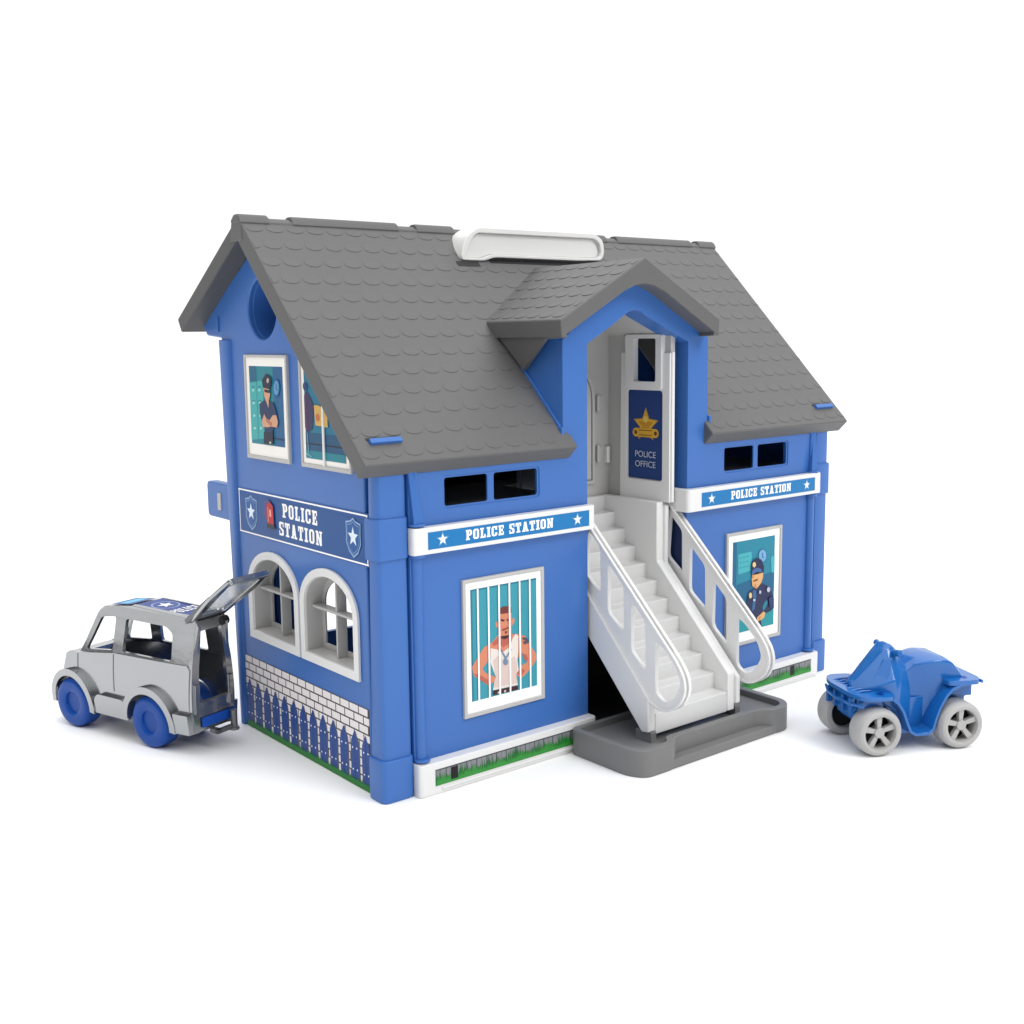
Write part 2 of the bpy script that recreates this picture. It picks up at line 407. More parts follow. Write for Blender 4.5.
# ---- big picture windows on the front
SK = ink(226, 142, 110)
def picwin(x0, x1, z0, z1, y, art, pic):
    # pale frame standing proud, white mat, printed picture
    mb = MB(); mb.prism(rect(x0, x1, z0, z1), 'y', y - .16, y + .05, PEARL, holes=[rect(x0 + .2, x1 - .2, z0 + .22, z1 - .18)])
    mb.prism(rect(x0 + .1, x1 - .1, z0 + .1, z1 - .1), 'y', y - .08, y + .02, WHITE)
    o = part(mb, 'picture_window', .04)
    p = Print((0, y - .083, 0), (1, 0, 0), (0, 0, 1), (0, -1, 0)); p.add(rect(x0 + .2, x1 - .2, z0 + .22, z1 - .18), WI)
    art(p, pic); p.build('window_picture', o, off=HO); return o
def mapper(pic, q, qs):
    """turn sketch points inside the quad q (TL,TR,BR,BL) into picture coordinates"""
    x0, x1, z0, z1 = pic; TL, TR, BR, BL = q
    def one(a, b):
        u = (a - TL[0]) / (TR[0] - TL[0])
        for _ in range(4):
            top = TL[1] + (TR[1] - TL[1]) * u; bot = BL[1] + (BR[1] - BL[1]) * u; v = (b - top) / (bot - top)
            l = TL[0] + (BL[0] - TL[0]) * v; r = TR[0] + (BR[0] - TR[0]) * v; u = (a - l) / (r - l)
        u = min(max(u, .0), 1.); v = min(max(v, 0.), 1.)
        return (x0 + (x1 - x0) * u, z1 - (z1 - z0) * v)
    return [one(a, b) for a, b in qs]
def prisoner(p, pic):
    Q = [(120, 190), (548, 110), (548, 795), (135, 905)]
    M = lambda *ps: [mapper(pic, Q, q) for q in ps]
    C = lambda x, y, r, ry=None: [(x + r * math.cos(k * .45), y + (ry or r) * math.sin(k * .45)) for k in range(14)]
    p.add(rect(*pic), ink(62, 160, 178))
    x0, x1, z0, z1 = pic
    p.add([rect(x0, x0 + .12, z0, z1), rect(x0 + .12, x1, z1 - .1, z1)], ink(44, 128, 150))
    p.add(M([(300, 470), (375, 460), (392, 470), (425, 466), (475, 482), (505, 540), (540, 590), (546, 625), (505, 690), (452, 745), (418, 738), (408, 712), (440, 672), (480, 650), (490, 625), (450, 588), (425, 620), (255, 620), (248, 605), (230, 645), (198, 690), (212, 715), (275, 742), (278, 765), (238, 802), (190, 768), (142, 735), (134, 680), (178, 600), (208, 552), (255, 525)],
            [(302, 330), (378, 322), (386, 375), (398, 362), (402, 385), (393, 405), (382, 415), (380, 475), (300, 485), (297, 430), (283, 425), (277, 402), (285, 390), (297, 396)]), SK)
    p.add(M([(300, 484), (380, 474), (372, 520), (330, 555), (300, 530), (265, 545), (258, 525)], [(135, 720), (190, 735), (235, 765), (240, 800), (190, 768)], [(450, 590), (480, 600), (488, 625), (470, 648)],
            [(412, 712), (445, 690), (470, 700), (440, 742)], [(296, 396), (303, 330), (312, 400), (306, 470), (299, 450)]), ink(196, 104, 88))
    p.add(M([(248, 560), (285, 566), (322, 586), (366, 552), (390, 492), (408, 466), (426, 480), (424, 580), (418, 630), (426, 700), (410, 722), (420, 795), (262, 830), (270, 772), (280, 742), (246, 650)]), ink(240, 232, 224))
    p.add(M([(262, 640), (300, 600), (330, 650), (400, 610), (412, 640), (416, 700), (410, 722), (418, 780), (264, 815), (272, 772), (280, 742)]), ink(228, 206, 198))
    p.add(M([(306, 305), (335, 292), (376, 294), (379, 330), (303, 342)]), ink(120, 58, 52))
    p.add(M([(308, 372), (335, 378), (334, 388), (312, 384)], [(348, 376), (370, 368), (370, 378), (352, 386)], [(310, 484), (368, 474), (366, 486), (340, 500), (316, 496)], [(336, 452), (352, 450), (345, 468)],
            [(262, 832), (420, 798), (420, 824), (262, 862)]), ink(72, 36, 48))
    p.add(M([(318, 440), (372, 418), (372, 426), (322, 448)]), ink(150, 70, 60))
    p.add(M([(450, 488), (480, 490), (494, 520), (478, 528), (470, 505), (452, 502)], [(455, 515), (470, 512), (474, 532), (460, 530)]), ink(84, 84, 104))
    p.add(M([(303, 560), (309, 558), (342, 614), (374, 562), (380, 564), (344, 630), (338, 630)], C(340, 645, 15, 22)), ink(120, 140, 170))
    p.add(M([(290, 838), (302, 835), (302, 848), (290, 851)], [(330, 829), (342, 826), (342, 840), (330, 843)], [(365, 820), (375, 818), (375, 832), (365, 834)]), ink(220, 216, 210))
    bw = .105; xs = [x0 + (x1 - x0) * (k + .62) / 6.35 for k in range(6)]
    p.add([rect(x - bw / 2, x + bw / 2, z0, z1) for x in xs], WI)
NV = ink(30, 42, 86)
def officer(p, pic):
    Q = [(145, 290), (690, 190), (665, 1333), (148, 1451)]
    M = lambda *ps: [mapper(pic, Q, q) for q in ps]
    C = lambda x, y, r, ry=None: [(x + r * math.cos(k * .45), y + (ry or r) * math.sin(k * .45)) for k in range(14)]
    x0, x1, z0, z1 = pic
    p.add(rect(*pic), ink(28, 140, 166))
    p.add([rect(x0, x0 + .35, z0, z1)] + M([(200, 820), (700, 640), (700, 900), (200, 1050)]), ink(20, 104, 146))
    p.add(M([(150, 1180), (665, 1060), (665, 1340), (150, 1452)]), ink(22, 160, 168))
    p.add(M([(210, 450), (222, 434), (370, 402), (382, 410), (386, 640), (215, 690)], [(632, 480), (648, 455), (690, 445), (690, 660), (640, 670)]), ink(72, 186, 196))
    p.add(M(*[[(228 + 42 * i, 480 + 62 * j - 10 * i), (258 + 42 * i, 473 + 62 * j - 10 * i), (258 + 42 * i, 483 + 62 * j - 10 * i), (228 + 42 * i, 490 + 62 * j - 10 * i)] for i in range(3) for j in range(3)]), ink(44, 140, 164))
    p.add(M(C(522, 455, 60, 90)), ink(40, 112, 160)); p.add(M(C(522, 452, 48, 76)), ink(120, 182, 224))
    p.add(M([(515, 415), (523, 415), (526, 470), (540, 480), (536, 486), (516, 474)]), ink(40, 84, 132))
    p.add(M([(440, 870), (480, 790), (560, 825), (620, 860), (648, 930), (668, 1000), (668, 1120), (620, 1165), (560, 1190), (515, 1165), (520, 1150), (500, 1250), (512, 1370), (490, 1392), (430, 1300), (330, 1150), (300, 1080), (330, 980), (365, 890)]), NV)
    p.add(M([(520, 1110), (545, 1050), (578, 1015), (584, 1060), (560, 1120), (528, 1160)]), ink(24, 138, 158))
    p.add(M([(392, 900), (432, 880), (440, 960), (420, 1130), (385, 1160), (398, 1000)]), ink(52, 108, 160))
    p.add(M([(385, 690), (440, 690), (522, 665), (526, 720), (500, 800), (442, 872), (390, 842), (378, 760)], [(450, 1240), (530, 1165), (556, 1180), (542, 1240), (510, 1270), (450, 1292)]), ink(242, 186, 122))
    p.add(M([(385, 690), (410, 700), (400, 740), (384, 735)], [(395, 842), (430, 800), (450, 866)], [(470, 1235), (500, 1215), (490, 1262), (470, 1275)]), ink(226, 150, 96))
    p.add(M([(365, 600), (378, 525), (440, 478), (500, 500), (536, 590), (532, 662), (500, 672), (378, 690)]), ink(28, 36, 78))
    p.add(M([(372, 668), (400, 620), (450, 604), (498, 622), (506, 660), (450, 655), (388, 690)]), ink(66, 108, 168))
    p.add(M([(388, 690), (440, 656), (456, 668), (420, 692)]), ink(14, 18, 32))
    p.add(M([(395, 768), (450, 745), (455, 762), (402, 782)]), ink(130, 30, 34))
    p.add(M(C(405, 565, 22, 34), C(360, 955, 20, 38)), ink(244, 214, 150)); p.add(M(C(590, 884, 22, 34), C(482, 915, 14, 24), C(408, 1015, 16, 16)), ink(206, 208, 232))
    p.add(M([(590, 1000), (640, 960), (660, 1010), (650, 1100), (610, 1120)]), ink(40, 60, 112))
picwin(4.72, 10.0, 3.2, 10.28, 0, prisoner, (5.22, 9.5, 4.0, 9.74))
picwin(24.36, 29.58, 3.2, 10.28, 0, officer, (24.96, 28.92, 4.02, 9.69))

# ---- left gable: upper picture windows
def cliproof(a, b, k): return (a, min(b, 15.75 + a * 1.0216 - k))
def gwin(y0, y1, z0, z1, art, pic, clip=False):
    def shape(e, et, eb):
        a, b, c, d = y0 + e, y1 - e, z0 + eb, z1 - et
        if not clip: return rect(a, b, c, d)
        yk = (d - 15.9) / 1.0216
        return [(a, c), (b, c), (b, d), (yk + e * .6, d), (a, 15.9 + (a - e * .6) * 1.0216)]
    mb = MB(); mb.prism(shape(0, 0, 0), 'x', .04, .25, PEARL, holes=[shape(.18, .16, .22)])
    mb.prism(shape(.1, .1, .1), 'x', .12, .22, WHITE)
    o = part(mb, 'picture_window', .04)
    p = Print((.117, 0, 0), (0, -1, 0), (0, 0, 1), (-1, 0, 0)); p.add([(-a, b) for a, b in shape(.18, .16, .22)], ink(244, 240, 234))
    art(p, pic); p.build('window_picture', o, off=HO)
    return o
def lockers(p, pic):
    Q = [(78, 218), (367, 232), (402, 915), (104, 875)]
    M = lambda *ps: [mapper(pic, Q, q) for q in ps]
    C = lambda x, y, r, ry=None: [(x + r * math.cos(k * .45), y + (ry or r) * math.sin(k * .45)) for k in range(14)]
    p.add(rect(*pic), ink(22, 134, 150))
    p.add(M([(285, 228), (367, 232), (402, 915), (310, 905), (300, 500)]), ink(18, 96, 146)); p.add(M([(78, 218), (142, 222), (146, 345), (84, 352)]), ink(18, 100, 134))
    p.add(M([(85, 362), (205, 342), (226, 838), (100, 848)]), ink(62, 178, 178))
    p.add(M([(147, 352), (151, 352), (170, 842), (166, 842)], *[[(108 + 56 * i + j * 4, 392 + 120 * j), (132 + 56 * i + j * 4, 390 + 120 * j), (132 + 56 * i + j * 4, 400 + 120 * j), (108 + 56 * i + j * 4, 402 + 120 * j)] for i in (0, 1) for j in range(3)]), ink(24, 118, 140))
    p.add(M(*[C(120 + 56 * i + j * 5, 425 + 108 * j, 12, 12) for i in (0, 1) for j in range(4)]), ink(150, 226, 216))
    p.add(M([(300, 830), (400, 848), (400, 858), (300, 840)]), ink(14, 40, 80))
    p.add(M(C(325, 410, 30, 78)), ink(22, 84, 150)); p.add(M(C(325, 408, 22, 62)), ink(84, 160, 206))
    p.add(M([(322, 370), (327, 370), (328, 410), (338, 430), (334, 434), (323, 415)]), ink(24, 70, 120))
    p.add(M([(180, 540), (220, 512), (300, 532), (326, 600), (342, 690), (300, 765), (306, 890), (222, 882), (226, 750), (200, 680), (184, 620)]), ink(18, 48, 92))
    p.add(M([(214, 400), (268, 420), (276, 460), (264, 520), (262, 578), (236, 508), (222, 470)], [(205, 682), (224, 626), (240, 660), (270, 682), (300, 640), (330, 638), (346, 700), (336, 745), (290, 735), (250, 742), (210, 736)]), ink(224, 164, 132))
    p.add(M([(240, 662), (270, 684), (296, 700), (290, 735), (276, 725), (240, 690)]), ink(190, 120, 96))
    p.add(M([(203, 342), (238, 288), (280, 320), (284, 370), (272, 420), (214, 404)], [(224, 418), (273, 428), (271, 452), (228, 442)], [(222, 780), (302, 790), (306, 890), (222, 882)]), ink(20, 26, 54))
    p.add(M(C(256, 345, 10, 22), [(272, 862), (290, 866), (290, 884), (272, 880)]), ink(196, 190, 176))
def hanger(p, pic):
    x0, x1, z0, z1 = pic
    f = lambda l: [(-a, b) for a, b in l]
    zc = lambda yy: 15.72 + yy * 1.0216
    p.add(f([(2.8, z0), (6.7, z0), (6.7, z1), ((z1 - 15.72) / 1.0216, z1), (2.8, zc(2.8))]), ink(20, 118, 150))
    p.add([rect(x0, x1, z0, 17.5)], ink(16, 84, 124)); p.add([rect(x0, x1, 16.9, 16.98)], ink(12, 40, 70)); p.add([rect(x0, x1, z0, 16.6)], ink(22, 134, 150))
    p.add([f([(6.7, 19.35), (6.4, 19.6), (6.1, 19.3), (5.75, 18.9), (5.95, 17.7), (6.5, 17.45), (6.7, 17.75)])], ink(56, 44, 88))
    p.add([f([(6.7, 19.2), (6.5, 19.5), (6.4, 17.6), (6.6, 17.6)])], ink(84, 50, 92))
    p.add([circ(-6.55, 19.8, .22, 16)], ink(30, 60, 120))
    p.add([f([(6.5, 17.5), (6.45, 17.5), (6.35, 16.35), (6.42, 16.35)]), f([(6.65, 16.4), (6.1, 16.25), (6.1, 16.33), (6.65, 16.48)])], ink(120, 180, 200))
    p.add([f([(5.7, 18.9), (5.2, 18.9), (4.4, 18.6), (4.4, 17.85), (5.6, 17.9)])], ink(222, 178, 92)); p.add([circ(-5.35, 18.3, .2, 14)], ink(206, 112, 52))
gwin(8.40, 13.25, 15.72, 21.35, lockers, (-12.72, -8.93, 16.56, 20.74))
gw = gwin(2.3, 7.15, 15.72, 21.35, hanger, (-6.7, -2.8, 16.2, 20.74), True)
mb = MB(); mb.box(.02, .1, 4.74, 4.92, 15.9, 20.0, WHITE); mb.build('glazing_bar', gw, bevel=.02, off=HO)

# ---- arched ground-floor windows
for c in (10.95, 5.02):
    mb = MB()
    ou = arch(c, 2.88, 5.53, 8.6, 10.72); inn = arch(c, 2.43, 5.98, 8.6, 10.3)
    mb.prism(ou, 'x', .04, .19, WHITE, holes=[inn])
    mb.prism(arch(c, 2.45, 5.96, 8.6, 10.34), 'x', .17, 1.25, PEARL, holes=[arch(c, 2.38, 6.02, 8.6, 10.26)])
    mb.prism(arch(c, 2.38, 6.02, 8.6, 10.26), 'x', 1.1, 1.22, PEARL, holes=[arch(c, 2.1, 6.3, 8.5, 9.95)])
    o = part(mb, 'arched_window', .04)
    mb = MB(); mb.box(.55, 1.15, c - .07, c + .07, 6.0, 10.25, PEARL); mb.box(.5, 1.08, c - 2.35, c + 2.35, 8.3, 8.44, PEARL)
    mb.build('glazing_bar', o, bevel=.03, off=HO)

# ---- big sign on the gable
mb = MB(); mb.prism(rect(1.02, 14.8, 11.38, 13.95), 'x', .15, .25, BLUE)
sgn = part(mb, 'gable_sign', .02)
p = Print((.147, 0, 0), (0, -1, 0), (0, 0, 1), (-1, 0, 0))
y = lambda v: -v
p.add(rect(-14.78, -1.04, 11.4, 13.93), ink(20, 84, 156)); p.add([rect(-14.74, -1.08, 13.81, 13.89), rect(-14.74, -1.08, 11.44, 11.52), rect(-14.70, -14.62, 11.48, 13.85), rect(-1.2, -1.12, 11.48, 13.85)], WI)
p.add(rect(-14.5, -1.35, 11.65, 13.65), ink(19, 82, 152))
p.add(word('POLICE', -7.7, 13.18, .74, 1.05, .16) + word('STATION', -7.7, 12.18, .74, 1.05, .16), WI)
def shield(cx, cz, k=1):
    return [(cx + a * k * 1.12, cz + b * k) for a, b in [(0, .98), (.22, .82), (.62, .74), (.58, .2), (.62, -.25), (.38, -.72), (0, -1.0), (-.38, -.72), (-.62, -.25), (-.58, .2), (-.62, .74), (-.22, .82)]]
for cy in (-13.2, -2.35):
    p.add(shield(cy, 12.66, 1), ink(150, 184, 224)); p.add(shield(cy, 12.66, .9), ink(22, 86, 158)); p.add(shield(cy, 12.66, .82), ink(112, 156, 206)); p.add(shield(cy, 12.66, .76), ink(24, 90, 162)); p.add(star(cy, 12.7, .5, sx=.95), ink(226, 236, 248))
q_ = lambda l: [(a + .62, b) for a, b in l]
p.add(q_(circ(-11.75, 12.98, .55, 24, .62)), ink(70, 76, 146)); p.add(q_(circ(-11.55, 12.92, .46, 24, .6)), ink(150, 44, 80))
p.add(q_([(-11.8, 12.3), (-11.08, 12.3), (-11.12, 13.3), (-11.3, 13.42), (-11.62, 13.42), (-11.78, 13.3)]), ink(196, 26, 34)); p.add([q_([(-11.56, 12.7), (-11.32, 12.7), (-11.34, 13.1), (-11.54, 13.1)]), q_(rect(-11.72, -11.66, 12.4, 13.2))], ink(250, 170, 160))
p.add(q_([(-11.9, 12.05), (-10.98, 12.05), (-11.05, 12.3), (-11.82, 12.3)]), ink(40, 36, 46))
p.build('sign_lettering', sgn, off=HO)

# ---- brick, picket fence and grass sticker at the foot of the gable
p = Print((.19, 0, 0), (0, -1, 0), (0, 0, 1), (-1, 0, 0))
Y0, Y1, Z0, Z1 = -14.9, -1.53, .02, 4.27
p.add(rect(Y0, Y1, Z0, Z1), ink(66, 62, 66))
bh = .44; bwid = .885; br_ = []
z = Z1; r_ = 0
while z > Z0 + .05:
    x = Y0 - (bwid / 2 if r_ % 2 else 0)
    while x < Y1:
        a, b = max(x + .04, Y0), min(x + bwid - .04, Y1)
        if b - a > .06: br_.append(rect(a, b, max(z - bh + .04, Z0), z - .04))
        x += bwid
    z -= bh; r_ += 1
p.add(br_, ink(232, 226, 226))
pk = []; dots = []
n = 13; pt = (Y1 - Y0 + .1) / n
for i in range(n):
    c = Y0 + .42 + i * (Y1 - Y0 - .8) / (n - 1); h = 2.85
    pk.append([(c - .37, .25), (c + .37, .25), (c + .39, 1.9), (c + .32, 2.35), (c + .12, 2.65), (c + .03, h), (c - .03, h), (c - .12, 2.65), (c - .32, 2.35), (c - .39, 1.9)])
    dots += [circ(c - .2, 1.95, .05, 8), circ(c + .2, 1.98, .05, 8), circ(c - .2, .82, .05, 8), circ(c + .2, .85, .05, 8)]
pk = [[(min(max(a, Y0), Y1), b) for a, b in q] for q in pk]
p.add([[(a + .1, b) for a, b in q] for q in pk if q[0][0] < Y1 - 1], ink(96, 98, 110))
p.add(pk, ink(30, 74, 152)); p.add(dots, WI)
p.add([[(c[0][0] + .34, .3), (c[0][0] + .36, .3), (c[0][0] + .36, 2.7), (c[0][0] + .34, 2.7)] for c in pk], ink(22, 58, 130))
g = [rect(Y0, Y1, Z0, .34)]; x = Y0 + .1
while x < Y1 - .15: g.append([(x - .05, .2), (x + .07, .2), (x + random.uniform(-.05, .08), random.uniform(.32, .62))]); x += .09
p.add(g, ink(22, 128, 44))
p.build('brick_and_fence_sticker', gl, off=HO)

# ---- latch flange on the back edge
mb = MB(); mb.prism(rrect(15.2, 18.9, 11.85, 13.95, .3), 'x', .1, .75, BLUE)
lt = part(mb, 'latch', .1); mb = MB(); mb.box(.04, .3, 16.95, 17.4, 12.35, 13.35, PEARL); mb.build('latch_pin', lt, bevel=.03, off=HO)

# ---- inside: upper floor, back walls
mb = MB(); mb.prism([(.7, .5), (12.7, .5), (12.7, 6.7), (21.5, 6.7), (21.5, .5), (33.6, .5), (33.6, 14.9), (.7, 14.9)], 'z', 13.3, 13.65, TRAY)
part(mb, 'upper_floor', .03)
for a, b in ((.7, 17.0), (17.6, 33.6)):
    mb = MB(); mb.box(a, b, 8.6, 8.9, 13.6, 16.6, BLACK); part(mb, 'inner_shade_panel', .03)  # added black panels that make the small windows dark inside
mb = MB()
mb.box(.8, 4.2, 15.0, 15.3, .05, 12.0, BLUE); mb.box(4.2, 33.5, 14.9, 15.3, .05, 4.6, BLUE)
for x in (1.2, 2.2, 3.2): mb.box(x, x + .35, 14.7, 15.02, .05, 12.0, BLUE)
for x in range(8, 33, 3): mb.box(x, x + .4, 14.7, 14.92, .05, 4.3, BLUE)
mb.box(.8, 33.5, 14.98, 15.28, 12.1, 15.0, BLUE); mb.box(.8, 33.5, 14.98, 15.28, 18.5, 22.6, BLUE)  # unseen gap between these two, added to let light in
part(mb, 'back_wall', .05)

# ---- entrance alcove
mb = MB()
rw = [(.55, 12.5), (5.7, 12.5), (5.7, 22.2), (.55, 22.2)]
mb.prism(rw, 'x', 20.15, 20.5, PEARL, holes=[rrect(1.3, 3.5, 19.3, 22.1, .1, 2)])
mb.prism([(13.2, 12.5), (20.4, 12.5), (20.4, 21.9), (16.8, 24.6), (13.2, 21.9)], 'y', 5.65, 6.0, PEARL)
mb.box(13.25, 13.6, .5, 5.7, 12.5, 22.0, PEARL)
mb.hexa([(20.4, .9, 21.9), (20.6, .9, 22.2), (16.8, .9, 24.6), (16.8, .9, 24.3)], [(20.4, 6.0, 21.9), (20.6, 6.0, 22.2), (16.8, 6.0, 24.6), (16.8, 6.0, 24.3)], PEARL)
mb.hexa([(13.2, .9, 21.9), (13.0, .9, 22.2), (16.8, .9, 24.6), (16.8, .9, 24.3)], [(13.2, 6.0, 21.9), (13.0, 6.0, 22.2), (16.8, 6.0, 24.6), (16.8, 6.0, 24.3)], PEARL)
alc = part(mb, 'entrance_alcove', .04)
mb = MB(); mb.prism([(.5, 12.56), (4.5, 12.56), (4.4, 21.1), (4.05, 21.1), (4.05, 22.3), (1.0, 22.3), (1.0, 21.1), (.5, 21.1)], 'x', 20.0, 20.3, WHITE, holes=[rrect(1.05, 3.95, 13.7, 18.95, .2), rrect(1.46, 3.34, 19.41, 21.96, .1, 2)])
mb.prism(rrect(1.05, 3.95, 19.0, 22.15, .15), 'x', 19.87, 20.28, WHITE, holes=[rrect(1.5, 3.3, 19.45, 21.92, .1, 2)])
mb.box(20.12, 20.32, .4, .62, 12.58, 21.15, WHITE)
dr = mb.build('office_door', alc, bevel=.06, off=HO)
p = Print((20.147, 0, 0), (0, -1, 0), (0, 0, 1), (-1, 0, 0))
p.add(rect(-3.93, -1.08, 13.75, 19.0), ink(26, 62, 128))
p.add(star(-2.5, 16.9, 1.05, .46), ink(214, 158, 44)); p.add(star(-2.5, 16.9, .87, .46), ink(238, 190, 62)); p.add(star(-2.5, 16.9, .67, .46), ink(206, 148, 40))
p.add([rect(-3.35, -1.65, 16.2, 16.72)], ink(226, 174, 52)); p.add(word('A', -9, 9, .01) and [circ(-3.3, 16.46, .26, 16), circ(-1.7, 16.46, .26, 16)], ink(232, 182, 58)); p.add([circ(-3.3, 16.46, .13, 12), circ(-1.7, 16.46, .13, 12), rect(-3.02, -1.98, 16.3, 16.34), rect(-3.02, -1.98, 16.58, 16.62)], ink(112, 74, 30))
p.add(circ(-2.5, 17.25, .2, 14), ink(236, 206, 96))
p.add(sans('POLICE', -2.5, 15.2, .36, 1.02) + sans('OFFICE', -2.5, 14.62, .36, 1.02), ink(206, 216, 232))
p.build('door_sticker', dr, off=HO)
mb = MB()
mb.prism(arch(16.6, 2.3, 13.3, 18.4, 20.7), 'y', 5.5, 5.7, PEARL, holes=[arch(16.6, 2.1, 13.5, 18.4, 20.5)])
mb.prism(arch(16.6, 2.0, 13.6, 18.4, 20.4), 'y', 5.52, 5.7, PEARL)
bd = mb.build('arched_door', alc, bevel=.04, off=HO)
for z in (17.6, 14.6):
    mb = MB(); mb.cyl((19.15, 5.5, z), (19.15, 5.5, z + 1.0), .12, PEARL); mb.box(19.1, 19.5, 5.5, 5.66, z + .1, z + .9, PEARL); mb.build('hinge', bd, bevel=.02, off=HO)
mb = MB(); mb.box(19.75, 20.0, 5.35, 5.66, 14.5, 15.5, WHITE); mb.build('door_latch', alc, bevel=.04, off=HO)
mb = MB(); mb.box(13.4, 19.45, 5.35, 5.7, 12.2, 12.54, PEARL); mb.box(20.08, 20.5, 1.0, 5.7, 12.15, 12.54, PEARL); mb.build('landing', alc, bevel=.03, off=HO)

# ---- staircase
nos = [(5.32 - .885 * i, 12.55 - .905 * i) for i in range(12)]
prof = [(5.6, 12.2)]
for i, (yy, zz) in enumerate(nos):
    if i == 0: prof.append((yy + .3, zz)); prof.append((yy, zz))
    else: prof.append((nos[i - 1][0], zz)); prof.append((yy, zz))
prof.append((nos[-1][0], 1.45)); prof.append((nos[-1][0] + .4, 1.45)); prof.append((nos[-1][0] + .8, 2.0)); prof.append((5.6, 11.6))
mb = MB(); mb.prism(prof, 'x', 13.9, 19.55, STEP)
stair = part(mb, 'staircase', .07)
mb = MB(); mb.prism([(5.6, 12.57), (.95, 12.57), (.95, 9.15), (-4.5, 3.62), (-4.5, 1.5), (-3.6, 1.5), (5.6, 11.0)], 'x', 19.5, 20.05, WHITE)
mb.prism([(-3.6, 1.7), (-4.7, 1.9), (-4.7, 3.4), (.75, 9.0), (.75, 12.4), (1.4, 12.4), (1.4, 9.0)], 'x', 20.0, 20.3, WHITE)
mb.build('stringer', stair, bevel=.08, off=HO)
mb = MB(); mb.prism([(5.6, 12.0), (4.2, 12.3), (.2, 8.15), (-4.35, 3.42), (-4.35, 1.62), (-3.86, 1.55), (.2, 5.8), (5.6, 11.0)], 'x', 13.42, 14.0, WHITE)
mb.build('stringer', stair, bevel=.08, off=HO)
for x in (13.55, 20.2):
    mb = MB(); mb.box(x, x + .4, -4.45, -3.3, 1.0, 1.62, TRAY) ; mb.build('stair_foot', stair, bevel=.04, off=HO)
# railings
rail = [(1.9, 12.28), (1.43, 12.55), (.75, 11.85), (-5.54, 5.85), (-6.11, 5.1), (-6.25, 4.3), (-5.8, 3.42), (-4.85, 2.87), (-3.94, 3.0), (-3.08, 3.62), (1.87, 8.75)]
H = [[(1.1, 11.68), (.17, 10.83), (.14, 8.3), (1.3, 9.2)], [(-.44, 10.08), (-1.6, 9.02), (-1.64, 6.5), (-.42, 7.4)], [(-2.23, 8.3), (-3.2, 7.39), (-3.25, 4.75), (-2.18, 5.65)], [(-3.93, 6.5), (-4.5, 6.25), (-5.38, 5.42), (-5.72, 4.6), (-5.25, 3.75), (-4.61, 3.4), (-3.97, 3.75)]]
def railing(x0, x1, dy, dz, hy):
    rp = [(a + dy, b + dz) for a, b in rounded(rail, .5, 4)]
    hs = [[(a + dy + hy, b + dz) for a, b in rounded(h, .28, 3)] for h in H]
    mb = MB(); mb.prism(rp, 'x', x0, x1, WHITE, holes=hs)
    # flange round the upper edge
    n0, n1 = 5, 45
    cx, cz = -2.2 + dy, 7.4 + dz
    edge = rp[2:46]
    for side in (0,):
        outer = edge
        inner = []
        for i, q in enumerate(edge):
            a = Vector(edge[max(i - 1, 0)]); b = Vector(edge[min(i + 1, len(edge) - 1)]); d = (b - a).normalized(); nn = Vector((d.y, -d.x))
            inner.append((q[0] - nn.x * .14, q[1] - nn.y * .14))
        ring = outer + inner[::-1]
        mb.prism(ring, 'x', x0 - .1, x1 + .18, WHITE)
    part(mb, 'handrail', .035)
railing(20.55, 20.8, -.32, .1, .12); railing(13.58, 13.83, -.62, .06, -.12)

# ---- grey base tray
mb = MB()
top = rounded([(11.25, -.66), (11.3, -5.0), (11.85, -5.85), (13.95, -5.85), (14.4, -5.2), (21.2, -5.2), (21.9, -5.85), (23.05, -5.85), (23.8, -5.1), (23.9, -.66)], .5, 5)
inn = rounded([(11.65, -.95), (11.7, -4.8), (12.1, -5.4), (13.75, -5.4), (14.2, -4.8), (21.4, -4.8), (22.1, -5.4), (22.9, -5.4), (23.35, -4.9), (23.45, -.95)], .3, 4)
mb.prism(top, 'z', 0, 1.42, TRAY, holes=[inn])
mb.prism([(13.7, -5.82), (22.1, -5.82), (22.1, -5.4), (21.3, -5.05), (14.3, -5.05), (13.7, -5.4)], 'z', 0.01, .5, TRAY)
mb.prism([(11.55, -.8), (11.6, -4.85), (12.0, -5.45), (13.75, -5.45), (14.2, -4.9), (21.35, -4.9), (22.1, -5.45), (23.0, -5.45), (23.45, -4.95), (23.55, -.8)], 'z', .2, 1.05, TRAY)
mb.box(13.3, 20.9, -.75, 6.2, .1, 1.0, BLACK)  # black block below the stairs: the shade there put into its colour
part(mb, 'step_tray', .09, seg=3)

# ---- roof
L1 = 16.58; us = Vector((0, .6995, .7146)); ns = Vector((0, -.7146, .6995)); E0 = Vector((0, -.7, 16.45))
def FS(a, b, d): q = E0 + us * b + ns * d; return (a, q.y, q.z)
sN = (22.3 - 16.45) / .7146; sT = (24.2 - 16.45) / .7146
NL, NR = 11.62, 22.5
mb = MB()
ro = [(-1.0, 0), (NL + .32, 0), (NL + .32, .75), (NL, 1.25), (NL, sN), (13.3, sT), (20.0, sT), (NR, sN), (NR, 1.25), (NR - .12, .75), (NR - .12, 0), (35.35, 0), (35.35, L1), (-1.0, L1)]
mb.prism(ro, FS, -.98, 0, GREY)
